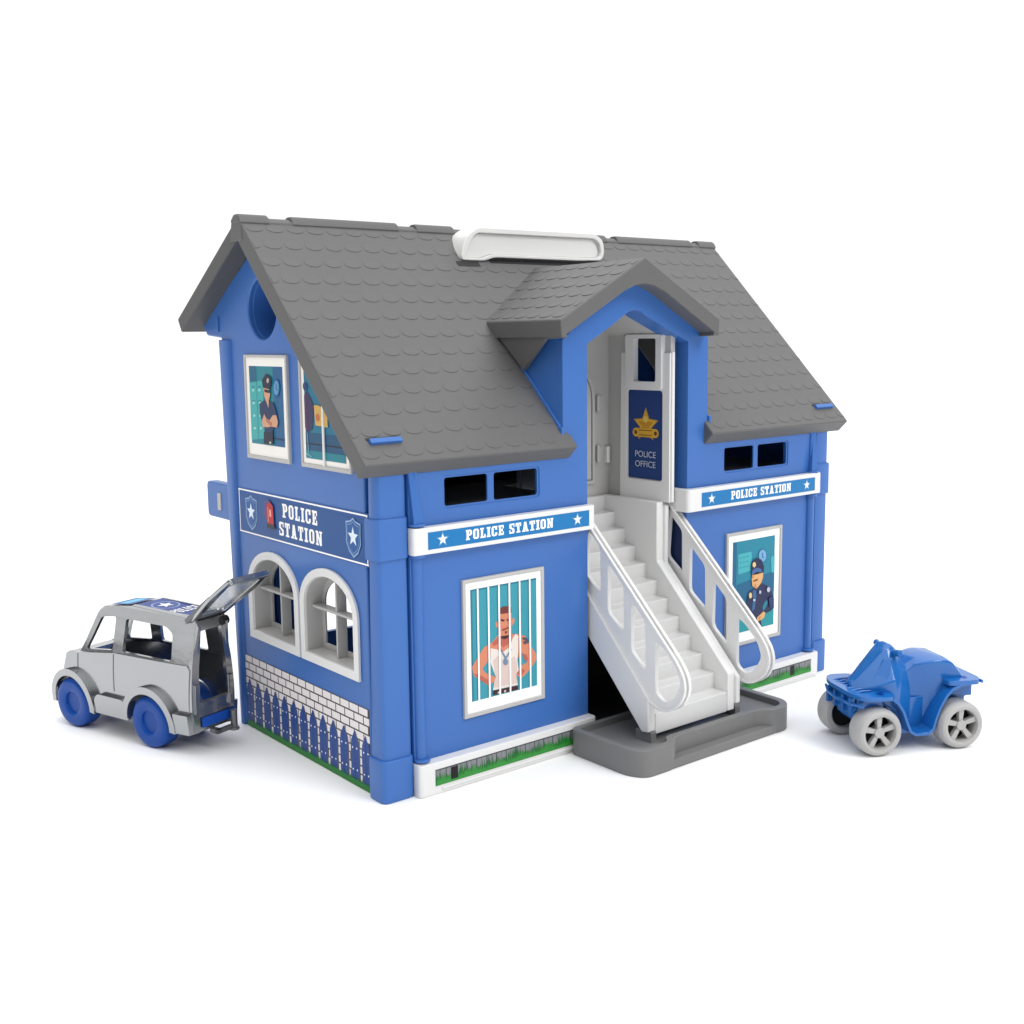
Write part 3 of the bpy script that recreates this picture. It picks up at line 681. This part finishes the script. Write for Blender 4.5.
# scalloped tiles pressed into the slope
def tiles(mb, fn, x0, x1, s0, s1, pitch_x, pitch_s, skip, mat, h=.026):
    n = 10; row = 0; s = s0
    while s < s1:
        x = x0 - (pitch_x / 2 if row % 2 else 0)
        while x < x1:
            c = x + pitch_x / 2; hw = pitch_x * .44
            bot = [(c + hw * math.cos(math.pi * (1 + k / n)), s + .30 + .30 * math.sin(math.pi * (1 + k / n))) for k in range(n + 1)]
            tp = s + .62
            pts = bot + [(c + hw * .8, tp), (c - hw * .8, tp)]
            if not skip(c, s):
                pts = [(min(max(a, x0 + .1), x1 - .1), b) for a, b in pts]
                if max(a for a, b in pts) - min(a for a, b in pts) > .25:
                    hh = lambda b: h * max(0, 1 - (b - s) / .6) + .001
                    lo = [mb.bm.verts.new(Vector(fn(a, b, -.02))) for a, b in pts]
                    hi = [mb.bm.verts.new(Vector(fn(c + (a - c) * .97, b + (.015 if i <= n else 0), hh(b)))) for i, (a, b) in enumerate(pts)]
                    mi = mb.mi(mat)
                    try:
                        f = mb.bm.faces.new(hi); f.material_index = mi
                        for k in range(len(lo)):
                            f = mb.bm.faces.new([lo[k], lo[(k + 1) % len(lo)], hi[(k + 1) % len(lo)], hi[k]]); f.material_index = mi
                    except ValueError: pass
            x += pitch_x
        row += 1; s += pitch_s
def inroof(c, s):
    z = 16.45 + s * .7146
    if NL - .5 < c < NR + .5 and z < 22.0: return True
    # under the dormer roof: junction lines climb to the dormer ridge
    hw = 5.6 * max(0, (25.8 - z) / 3.25)
    return z < 25.8 and abs(c - 16.85) < min(hw, 5.6)
roof = part(mb, 'roof', .1, seg=3)
mb = MB(); tiles(mb, FS, -1.0, 35.35, .35, L1 - .7, 1.19, 1.275, inroof, GREY)
mb.build('roof_tiles', roof, off=HO, smooth=False)
# rear slope
R0 = Vector((0, 11.45, 28.3)); E1 = Vector((0, 19.45, 23.35)); dd_ = E1 - R0; L2 = dd_.length; ub = dd_ / L2; nb = Vector((0, -ub.z, ub.y))
def BS(a, b, d): q = R0 + ub * b + nb * d; return (a, q.y, q.z)
mb = MB(); mb.prism([(-.97, -.15), (35.32, -.15), (35.32, L2), (-.97, L2)], BS, -.9, 0, GREYD)
mb.build('rear_slope', roof, bevel=.1, off=HO)
mb = MB(); mb.prism([(10.55, 27.2), (10.7, 28.2), (11.0, 28.42), (11.4, 28.42), (11.8, 28.1), (12.0, 27.2)], 'x', -1.04, 35.4, GREY); mb.build('ridge_beam', roof, bevel=.06, off=HO)
for a, b in ((-1.08, .65), (1.95, 8.7), (9.9, 12.6), (23.7, 24.9), (25.8, 33.0), (33.7, 35.44)):
    mb = MB(); mb.prism([(10.62, 28.1), (10.8, 28.44), (11.0, 28.57), (11.4, 28.57), (11.75, 28.3), (11.75, 28.1)], 'x', a, b, GREY)
    mb.build('ridge_cap', roof, bevel=.08, off=HO)
# blue clips through the roof
for x in (-.2, 33.05):
    mb = MB(); q = (0.2 - -.7) / .6995
    mb.prism(rect(x, x + 1.75, q - .12, q + .16), FS, -.1, .18, BLUE); mb.prism(rect(x - .1, x + 1.85, q + .13, q + .32), FS, -.1, .03, BLACK)
    mb.build('roof_clip', roof, bevel=.04, off=HO)

# ---- dormer roof
cx = 16.25; zr = 26.2; ze = 22.95; SH = .09
yq = lambda z: (z - 16.45) / .7146 * .6995 - .7
sx_ = lambda yy: SH * (yy + 1.25)
secn = [(-5.98, ze), (0, zr), (5.98, ze), (5.9, 22.02), (1.5, 24.42), (.7, 24.72), (0, 24.82), (-.7, 24.72), (-1.5, 24.42), (-5.9, 22.02)]
mb = MB()
mb.loft([[(cx + a, -1.25, b) for a, b in secn], [(cx + a + sx_(yq(b) + .35), yq(b) + .35, b) for a, b in secn]], GREY)
dm = part(mb, 'dormer_roof', .09, seg=3)
for sg in (-1, 1):
    ld = math.hypot(5.98, 3.25); ux = Vector((-sg * 5.98 / ld, 0, 3.25 / ld)); nx = Vector((sg * 3.25 / ld, 0, 5.98 / ld)); ed = Vector((cx + sg * 5.98, 0, ze))
    yl = lambda s: yq(ze + 3.25 * s / ld)
    def D2(a, b, d, ux=ux, nx=nx, ed=ed): a = min(a, yl(b) - .05); q = ed + ux * b + nx * d; return (q.x + sx_(a), a, q.z)
    mb = MB(); tiles(mb, D2, -1.1, 8.8, .25, ld - .5, 1.15, 1.15, lambda c, s: c > yl(s) - .35, GREY, h=.03)
    mb.build('roof_tiles', dm, off=HO, smooth=False)
    xc = 17.1 + sg * 5.58 if sg > 0 else 11.5
    def GX(a, b, d, sg=sg): return (cx + sg * (5.95 - (22.9 - b) * .2) + sx_(a) - sg * d, a, b)
    mb = MB(); mb.prism([(yq(22.85) - .05, 22.85), (-1.2, 22.85), (-1.2, 22.05), (.45, 21.98), (2.85, 20.35)], GX, 0, .3, GREY)
    mb.build('eave_gusset', dm, bevel=.04, off=HO)
    mb = MB(); mb.prism([(.05, 16.6), (.05, 22.2), (5.2, 22.6)], 'x', xc, xc - sg * .35, BLUE)
    mb.prism([(.1, 17.15), (.1, 17.5), (3.3, 20.75), (3.3, 20.35)], 'x', xc + sg * .16, xc - sg * .1, BLUE)
    mb.box(min(xc, xc + sg * .2), max(xc, xc + sg * .2), -.12, .3, 16.95, 17.45, BLUE)
    part(mb, 'dormer_cheek', .05)

# ---- carry handle on the ridge
mb = MB()
ho = rounded([(11.75, 26.5), (11.85, 27.15), (12.2, 27.9), (13.0, 28.4), (22.2, 28.42), (22.9, 28.05), (23.02, 27.3), (22.8, 26.8), (20.8, 26.72), (14.2, 26.72), (13.5, 26.5)], .3, 4)
hi_ = rounded([(12.1, 26.62), (12.3, 27.3), (12.65, 27.85), (13.0, 28.08), (22.15, 28.12), (22.6, 27.85), (22.75, 27.3), (22.55, 26.95), (20.7, 26.9), (14.0, 26.9), (13.3, 26.65)], .25, 4)
hi_ = [(a, max(b, 26.62)) for a, b in hi_]
mb.prism(ho, 'y', 9.0, 10.7, WHITE, holes=[hi_])
mb.prism(hi_, 'y', 9.25, 9.5, WHITE)
hd = part(mb, 'carry_handle', .07)
mb = MB(); mb.prism(rect(11.4, 13.0, 13.55, 13.95), FS, -.1, .02, BLACK); mb.prism(rect(13.9, 22.6, 13.9, 14.2), FS, -.1, .02, BLACK); mb.build('handle_slot', roof, off=HO)

# ================================================================== SILVER TOY CAR
JR = math.atan2(-.95103, .30909)
car = thing('toy_car', 'silver toy police car with blue wheels and open tailgate beside the blue house', 'toy car', (-7.72, 21.07, 0), JR)
def jp(mb, name, bevel=.1, parent=None, **k): return mb.build(name, parent or car, bevel=bevel, seg=3, **k)
def arc(cx, cz, r, a0, a1, n=14): return [(cx + r * math.cos(math.radians(a0 + (a1 - a0) * i / n)), cz + r * math.sin(math.radians(a0 + (a1 - a0) * i / n))) for i in range(n + 1)]
W = 3.8; WF = -.15; WB = 6.5
mb = MB()
side = [(-2.0, 1.55), (-1.9, 2.4), (-1.15, 3.15), (-.78, 4.3), (-.45, 4.45), (.4, 4.5), (3.6, 4.88), (9.3, 4.95), (9.5, 4.7), (9.38, 1.45), (8.45, 1.42)] + arc(WB, 1.42, 1.72, 5, 175) + [(4.95, 1.3), (1.75, 1.3)] + arc(WF, 1.42, 1.72, 5, 175)
for t0, t1 in ((.3, .5), (W - .5, W - .3)): mb.prism(side, 'y', t0, t1, SILVER)
for c in (WF, WB):
    fo = arc(c, 1.42, 2.06, -8, 186 if c < 1 else 180, 20); fi = arc(c, 1.42, 1.66, -8, 186 if c < 1 else 180, 20)[::-1]
    for t0, t1 in ((-.02, .45), (W - .45, W + .02)): mb.prism(fo + fi, 'y', t0, t1, SILVER)
sl = rounded([(1.85, 1.25), (4.85, 1.25), (4.75, 2.1), (4.4, 2.4), (2.3, 2.4), (2.0, 2.1)], .2)
for t0, t1 in ((.05, .45), (W - .45, W - .05)): mb.prism(sl, 'y', t0, t1, SILVER)
# nose, bonnet, bumpers
mb.prism([(-2.05, 1.5), (-1.95, 2.45), (-1.2, 3.2), (-.85, 4.25), (-.5, 4.42), (.5, 4.5), (.6, 4.25), (-.4, 4.1), (-1.4, 1.5)], 'y', .48, W - .48, SILVER)
mb.box(-2.3, -1.6, .1, W - .1, 1.35, 2.15, SILVER)
mb.box(8.5, 9.55, .02, .75, 1.2, 2.3, SILVER); mb.box(8.5, 9.55, W - .75, W - .02, 1.2, 2.3, SILVER); mb.box(9.1, 9.62, .4, W - .4, 1.25, 2.25, SILVER)
# greenhouse
up = [(.5, 4.55), (3.6, 4.86), (9.5, 4.9), (9.85, 7.0), (9.6, 7.3), (4.8, 7.5), (2.3, 7.25), (1.8, 6.9)]
w1 = rounded([(2.15, 6.72), (3.4, 6.88), (3.28, 4.98), (1.0, 4.76)], .2); w2 = rounded([(4.25, 6.85), (7.5, 6.82), (8.05, 6.5), (8.05, 5.0), (4.1, 5.0)], .22)
mb.prism(up, lambda a, b, d: (a, .36 + (b - 4.6) * .15 + d, b), 0, .2, SILVER, holes=[w1, w2])
mb.prism(up, lambda a, b, d: (a, W - (.36 + (b - 4.6) * .15 + d), b), 0, .2, SILVER, holes=[w1, w2])
mb.prism([(1.95, 6.95), (2.35, 7.28), (4.8, 7.55), (9.55, 7.35), (9.5, 7.1), (2.8, 7.0)], 'y', .78, W - .78, SILVER)
for t in (.8, W - 1.0): mb.prism([(4.7, 7.3), (4.75, 7.6), (9.0, 7.5), (9.3, 7.3)], 'y', t, t + .2, SILVER)
# rear frame
mb.prism([(.33, 2.2), (W - .33, 2.2), (W - .38, 4.9), (W - .75, 7.25), (.75, 7.25), (.38, 4.9)], 'x', 9.38, 9.62, SILVER, holes=[[(.85, 2.85), (W - .85, 2.85), (W - .88, 4.9), (W - 1.1, 6.75), (1.1, 6.75), (.88, 4.9)]])
for t in (.5, W - .8): mb.box(9.55, 9.75, t, t + .3, 2.3, 3.9, SILVER)
mb.box(8.9, 9.4, .5, W - .5, 1.9, 2.3, SILVD)
def carwarp(mb):
    for zc_ in (1.9, 2.4, 2.9, 3.4, 3.9, 4.4, 4.75, 5.5, 6.2, 6.8):
        g_ = mb.bm.verts[:] + mb.bm.edges[:] + mb.bm.faces[:]; bmesh.ops.bisect_plane(mb.bm, geom=g_, plane_co=(0, 0, zc_), plane_no=(0, 0, 1))
    for sc_ in (-1.5, -.5, .8, 2, 3.3, 4.6, 6, 7.4, 8.4, 9.1):
        g_ = mb.bm.verts[:] + mb.bm.edges[:] + mb.bm.faces[:]; bmesh.ops.bisect_plane(mb.bm, geom=g_, plane_co=(sc_, 0, 0), plane_no=(1, 0, 0))
    for v in mb.bm.verts:
        k = (v.co.y - W / 2) / (W / 2)                       # -1 near side, +1 far side
        b_ = .16 * math.sin(math.pi * min(max((v.co.z - 1.0) / 4.2, 0), 1)) - .24 * abs((v.co.x - 4) / 6) ** 3
        v.co.y += k * b_
        v.co.z += .10 * (1 - k * k) if v.co.z > 7.0 else 0   # crowned roof
        if v.co.x > 8.9: v.co.x += .10 * (1 - k * k)
carwarp(mb)
body = jp(mb, 'body', .14)
# seams (doors, bonnet)
mb = MB(); mb.box(3.5, 3.56, .285, .4, 2.7, 4.82, SILVD); carwarp(mb); mb.build('door_seam', body); mb = MB(); mb.box(.3, .35, .285, .4, 3.5, 4.42, SILVD); carwarp(mb); mb.build('bonnet_seam', body)
mb = MB(); mb.box(-1.2, 9.2, 1.4, W - 1.4, 1.5, 1.9, SILVD); mb.box(1.8, 4.9, .5, W - .5, 1.5, 1.85, SILVD)
mb.cyl((WF, .3, 1.45), (WF, W - .3, 1.45), .18, SILVD); mb.cyl((WB, .3, 1.45), (WB, W - .3, 1.45), .18, SILVD); jp(mb, 'chassis', .04)
# roof stickers
rz_ = -.0316
p = Print((0, 0, 7.55 + 4.8 * .042 + .115), (0, 1, 0), (-1, 0, .042), (0, 0, 1))
CB = ink(22, 62, 150)
p.add(rect(1.02, W - 1.02, -8.9, -4.85), CB)
p.add([[q for q in circ(W / 2, -6.15, .78, 28)]], ink(170, 190, 226)); p.add(circ(W / 2, -6.15, .70, 28), CB); p.add(star(W / 2, -6.15, .5), WI)
p.add(word('POLICE', W / 2, -7.75, .78, .48, .16), WI); p.build('roof_sticker', body)
p = Print((0, 0, 7.28 - 2.35 * .1102 + .115), (0, 1, 0), (-1, 0, -.1102), (0, 0, 1))
p.add(rect(1.02, W - 1.02, -4.3, -2.6), ink(26, 92, 168)); p.add(rect(1.2, W - 1.2, -3.85, -3.05), ink(96, 196, 244)); p.build('light_bar_sticker', body)
p = Print((9.73, 0, 0), (0, 1, 0), (0, 0, 1), (1, 0, 0)); p.add(rect(.95, W - .45, 1.45, 2.0), ink(26, 84, 186)); p.build('bumper_sticker', body)
# open tailgate
tu = Vector((.79, 0, .613)); tn = Vector((-.613, 0, .79)); t0_ = Vector((9.5, 0, 7.25))
def TG(a, b, d): q = t0_ + tu * b + tn * d; return (q.x, a, q.z)
mb = MB(); mb.prism(rounded([(.72, 0), (W - .72, 0), (W - .3, 2.6), (W - .45, 4.35), (.45, 4.35), (.3, 2.6)], .2), TG, 0, .2, SILVER, holes=[rounded([(1.05, .5), (W - 1.05, .5), (W - .8, 3.75), (.8, 3.75)], .2)])
for t in (.6, W - .95): mb.prism([(t, -.25), (t + .3, -.25), (t + .25, 2.2), (t + .05, 2.2)], TG, .1, .38, SILVD)
mb.prism(rect(.5, W - .5, 4.15, 4.35), TG, -.15, .1, SILVER)
tg = jp(mb, 'tailgate', .07)
mb = MB(); mb.prism([(1.1, .95), (W - 1.1, .95), (W - .8, 3.75), (.8, 3.75)], TG, .05, .12, GLASS); mb.build('window', tg)
mb = MB(); mb.cyl((9.65, W - 1.15, 7.0), (9.65, W - .7, 7.0), .26, BLACK); mb.build('hinge', tg, bevel=.04)
mb = MB(); mb.box(9.5, 10.15, W / 2 - .25, W / 2 + .1, .95, 1.2, SILVD); mb.box(9.9, 10.15, W / 2 - .25, W - .75, .95, 1.2, SILVD); mb.cyl((10.03, W - .85, .95), (10.03, W - .85, 2.0), .19, SILVD); mb.cyl((10.03, W - .85, .85), (10.03, W - .85, 1.0), .28, SILVD)
jp(mb, 'tow_hook', .04)
for c in (WF, WB):
    for t, d in ((0, 1), (W, -1)):
        mb = MB()
        mb.lathe((c, t, 1.46), (0, d, 0), [(0, .22), (.5, .22), (.6, .2), (.64, .08), (.72, .03), (.82, .02), (1.15, -.02), (1.32, .02), (1.42, .12), (1.46, .28), (1.46, .95), (1.38, 1.08), (1.1, 1.12), (.4, 1.1), (0, 1.1)], WBLUE, 56)
        jp(mb, 'wheel', 0)

# ================================================================== BLUE TOY QUAD
quad = thing('toy_quad_bike', 'bright blue toy quad bike with light grey wheels right of the blue house', 'toy quad bike', (23.25, -11.7, 0), math.radians(-26))
QB = 5.35; QW = 4.4
def qp(mb, name, bevel=.08, parent=None, **k): return mb.build(name, parent or quad, bevel=bevel, seg=3, **k)
def Tq(pts): return pts
mb = MB()
# front plate with rounded nose and ridges
fp = rounded([(-.7, .1), (-1.15, .6), (-1.4, 1.5), (-1.42, 2.9), (-1.15, 3.8), (-.7, 4.3), (.9, 4.25), (1.3, 3.5), (1.3, .9), (.9, .12)], .45, 4)
def plate(pts, z0, z1, m_): mb.prism(pts, lambda a, b, d: (a, b, d + .1 * math.sin((a + 2) * .9) - .05 * abs(b - QW / 2)), z0, z1, m_)
plate(fp, 3.0, 3.22, QBLUE)
for k in range(7):
    t = 1.25 + k * .37
    mb.tube([(-1.2 + .08 * abs(k - 3), t - .15, 3.2), (-.6, t - .15, 3.27), (0, t - .15, 3.27)], [.04, .06, .04], QBLUE, 8)
mb.prism(rounded([(-.6, .7), (-1.0, 1.1), (-1.15, 1.8), (-1.15, 2.6), (-1.0, 3.3), (-.6, 3.7), (.8, 3.7), (.8, .7)], .4, 4), 'z', 2.0, 3.05, QBLUE)
# bumper bar across the nose
mb.tube([(-.95, .35, 2.7), (-1.3, 1.1, 2.62), (-1.45, 2.2, 2.6), (-1.3, 3.3, 2.62), (-.95, 4.05, 2.7)], .09, QBLUE, 10)
for t in (1.1, 1.8, 2.6, 3.3): mb.box(-1.38, -1.05, t - .08, t + .08, 2.05, 2.95, QBLUE)
# side sheet: fender, footboard, fender
def sheet(path, th):
    up_, lo = [], []
    for i, q in enumerate(path):
        a = Vector(path[max(i - 1, 0)]); b = Vector(path[min(i + 1, len(path) - 1)]); d = (b - a).normalized(); nn = Vector((-d.y, d.x))
        up_.append((q[0] + nn.x * th / 2, q[1] + nn.y * th / 2)); lo.append((q[0] - nn.x * th / 2, q[1] - nn.y * th / 2))
    return up_ + lo[::-1]
path = [(.3, 3.1), (.9, 2.98), (1.3, 2.7), (1.65, 2.2), (1.9, 1.6), (2.15, 1.1), (2.5, .92), (3.3, .92), (3.6, 1.1), (3.8, 1.7), (4.05, 2.3), (4.4, 2.85), (4.85, 3.25), (5.4, 3.45), (6.1, 3.5)]
for t0, t1 in ((.3, 1.7), (QW - 1.7, QW - .3)): mb.prism(sheet(path, .16), 'y', t0, t1, QBLUE)
for t0, t1 in ((.95, 1.15), (QW - 1.15, QW - .95)):
    mb.prism([(-1.2, 2.2), (-.9, 3.0), (.9, 3.0), (1.9, 1.7), (2.3, .95), (3.5, .95), (4.0, 2.2), (4.9, 3.3), (6.5, 3.4), (6.5, 2.75)] + arc(QB, 1.28, 1.45, 60, 165, 10) + [(3.9, .8), (1.9, .8)] + arc(0, 1.28, 1.42, 15, 135, 10), 'y', t0, t1, QBLUE)
# rear rack plate
mb.prism(rounded([(4.6, .35), (6.5, .25), (6.85, .7), (6.85, QW - .7), (6.5, QW - .25), (4.6, QW - .35)], .3, 4), 'z', 3.42, 3.68, QBLUE)
mb.tube([(6.86, .45, 3.5), (6.86, QW - .45, 3.5)], .1, QBLUE, 10)
mb.box(6.2, 6.8, 1.2, QW - 1.2, 2.5, 3.45, QBLUE)
# chassis tub
mb.prism([(-.8, 1.6), (-.8, 2.4), (6.4, 2.8), (6.4, 1.8), (5.9, 1.2), (4.8, .9), (1.0, .9)], 'y', 1.3, QW - 1.3, QBLUE)
QS = .9; QY = 1.09
qb = qp(mb, 'body', .06, sx=QS, sy=QY)
# cowl (smooth loft) and seat
c0 = QW / 2
def sec(s, z, hw, hl, n=16, k=1.0):
    o = []
    for i in range(n):
        a = 2 * math.pi * i / n; ca, sa = math.cos(a), math.sin(a)
        e = .62
        o.append((s + hl * math.copysign(abs(ca) ** e, ca), c0 + hw * math.copysign(abs(sa) ** e, sa), z))
    return o
def rib(s, z0, z1, hw0, hw1):
    return [(s, c0 - hw0, z0), (s, c0 - hw0, (z0 + z1) / 2), (s, c0 - hw1, z1 - .12), (s, c0 - hw1 * .6, z1), (s, c0 + hw1 * .6, z1), (s, c0 + hw1, z1 - .12), (s, c0 + hw0, (z0 + z1) / 2), (s, c0 + hw0, z0)]
mb = MB()
mb.loft([rib(1.9, 1.0, 4.1, .8, .7), rib(2.6, 1.0, 4.25, .75, .7), rib(3.0, 1.1, 4.55, .75, .85), rib(3.5, 1.2, 4.72, .85, 1.15), rib(4.2, 2.0, 4.8, 1.15, 1.3), rib(4.9, 2.6, 4.75, 1.3, 1.3), rib(5.3, 2.8, 4.55, 1.35, 1.3), rib(5.7, 3.0, 4.15, 1.32, 1.25), rib(6.0, 3.2, 3.72, 1.3, 1.2)], QBLUE)
mb.build('seat', qb, bevel=.12, seg=3, sx=QS, sy=QY)
mb = MB()
mb.loft([rib(-.75, 2.9, 3.45, .45, .22), rib(-.3, 2.8, 3.85, .85, .34), rib(.3, 2.6, 4.4, 1.15, .42), rib(.9, 2.4, 4.98, 1.32, .5), rib(1.35, 2.2, 5.4, 1.36, .54), rib(1.7, 2.0, 5.52, 1.3, .52), rib(2.0, 1.8, 5.3, 1.22, .5), rib(2.4, 1.6, 4.6, 1.05, .58), rib(2.8, 1.4, 4.2, .9, .65)], QBLUE)
cw = mb.build('windscreen_cowl', qb, bevel=.1, seg=3, sx=QS, sy=QY)
for sg in (-1, 1):
    mb = MB(); mb.hexa([(.35, c0 + sg * .62, 3.75), (1.0, c0 + sg * 1.1, 3.8), (1.55, c0 + sg * .78, 4.85), (1.1, c0 + sg * .5, 4.75)], [(.3, c0 + sg * .86, 3.85), (.98, c0 + sg * 1.24, 3.85), (1.5, c0 + sg * .93, 4.9), (1.08, c0 + sg * .72, 4.82)], QBLUE)
    mb.build('screen_panel', cw, bevel=.05, sx=QS, sy=QY)
mb = MB(); mb.cyl((1.75, c0 - .95, 5.1), (1.75, c0 + .95, 5.1), .13, QBLUE)
for sg in (-1, 1): mb.cyl((1.75, c0 + sg * .7, 5.1), (1.85, c0 + sg * 1.12, 5.18), .19, QBLUE)
qp(mb, 'handlebar', .05, sx=QS, sy=QY)
for s_, t in ((.35, .7), (5.9, .85), (6.2, 3.6)):
    mb = MB(); mb.prism(circ(s_, t, .2, 20), 'z', 3.15 if s_ < 2 else 3.66, (3.27 if s_ < 2 else 3.7), WBLUE, holes=[circ(s_, t, .1, 12)]); mb.build('mounting_hole', qb, sx=QS, sy=QY)
QB *= QS; QW *= QY
for c in (0, QB):
    mb = MB(); mb.cyl((c, .5, 1.28), (c, QW - .5, 1.28), .2, QBLUE); qp(mb, 'axle', .02)
    for t, d in ((0, 1), (QW, -1)):
        mb = MB()
        mb.lathe((c, t, 1.28), (0, d, 0), [(.86, .22), (.9, .04), (1.05, 0), (1.18, .06), (1.26, .2), (1.28, .35), (1.28, 1.05), (1.2, 1.2), (.95, 1.24), (.86, 1.15), (.86, .7), (.86, .22)], TYRE, 56, cap=False)
        wq = qp(mb, 'wheel', 0)
        mb = MB(); mb.lathe((c, t, 1.28), (0, d, 0), [(.87, .75), (.0, .75), (0, .8), (.87, .8)], BLACK, 32); mb.build('hub_back', wq)
        mb = MB(); mb.cyl((c, t + d * .15, 1.28), (c, t + d * .7, 1.28), .28, TYRE)
        for k in range(5):
            a = math.radians(20 + 72 * k); ca, sa = math.cos(a), math.sin(a); ww = .11
            q = lambda r, w_, h, ca=ca, sa=sa, c=c, t=t, d=d: (c + ca * r - sa * w_, t + d * h, 1.28 + sa * r + ca * w_)
            mb.hexa([q(.2, -ww, .22), q(.2, ww, .22), q(.2, ww, .5), q(.2, -ww, .5)], [q(.88, -ww * 1.5, .16), q(.88, ww * 1.5, .16), q(.88, ww * 1.5, .45), q(.88, -ww * 1.5, .45)], TYRE)
        mb.build('hub', wq, bevel=.03)
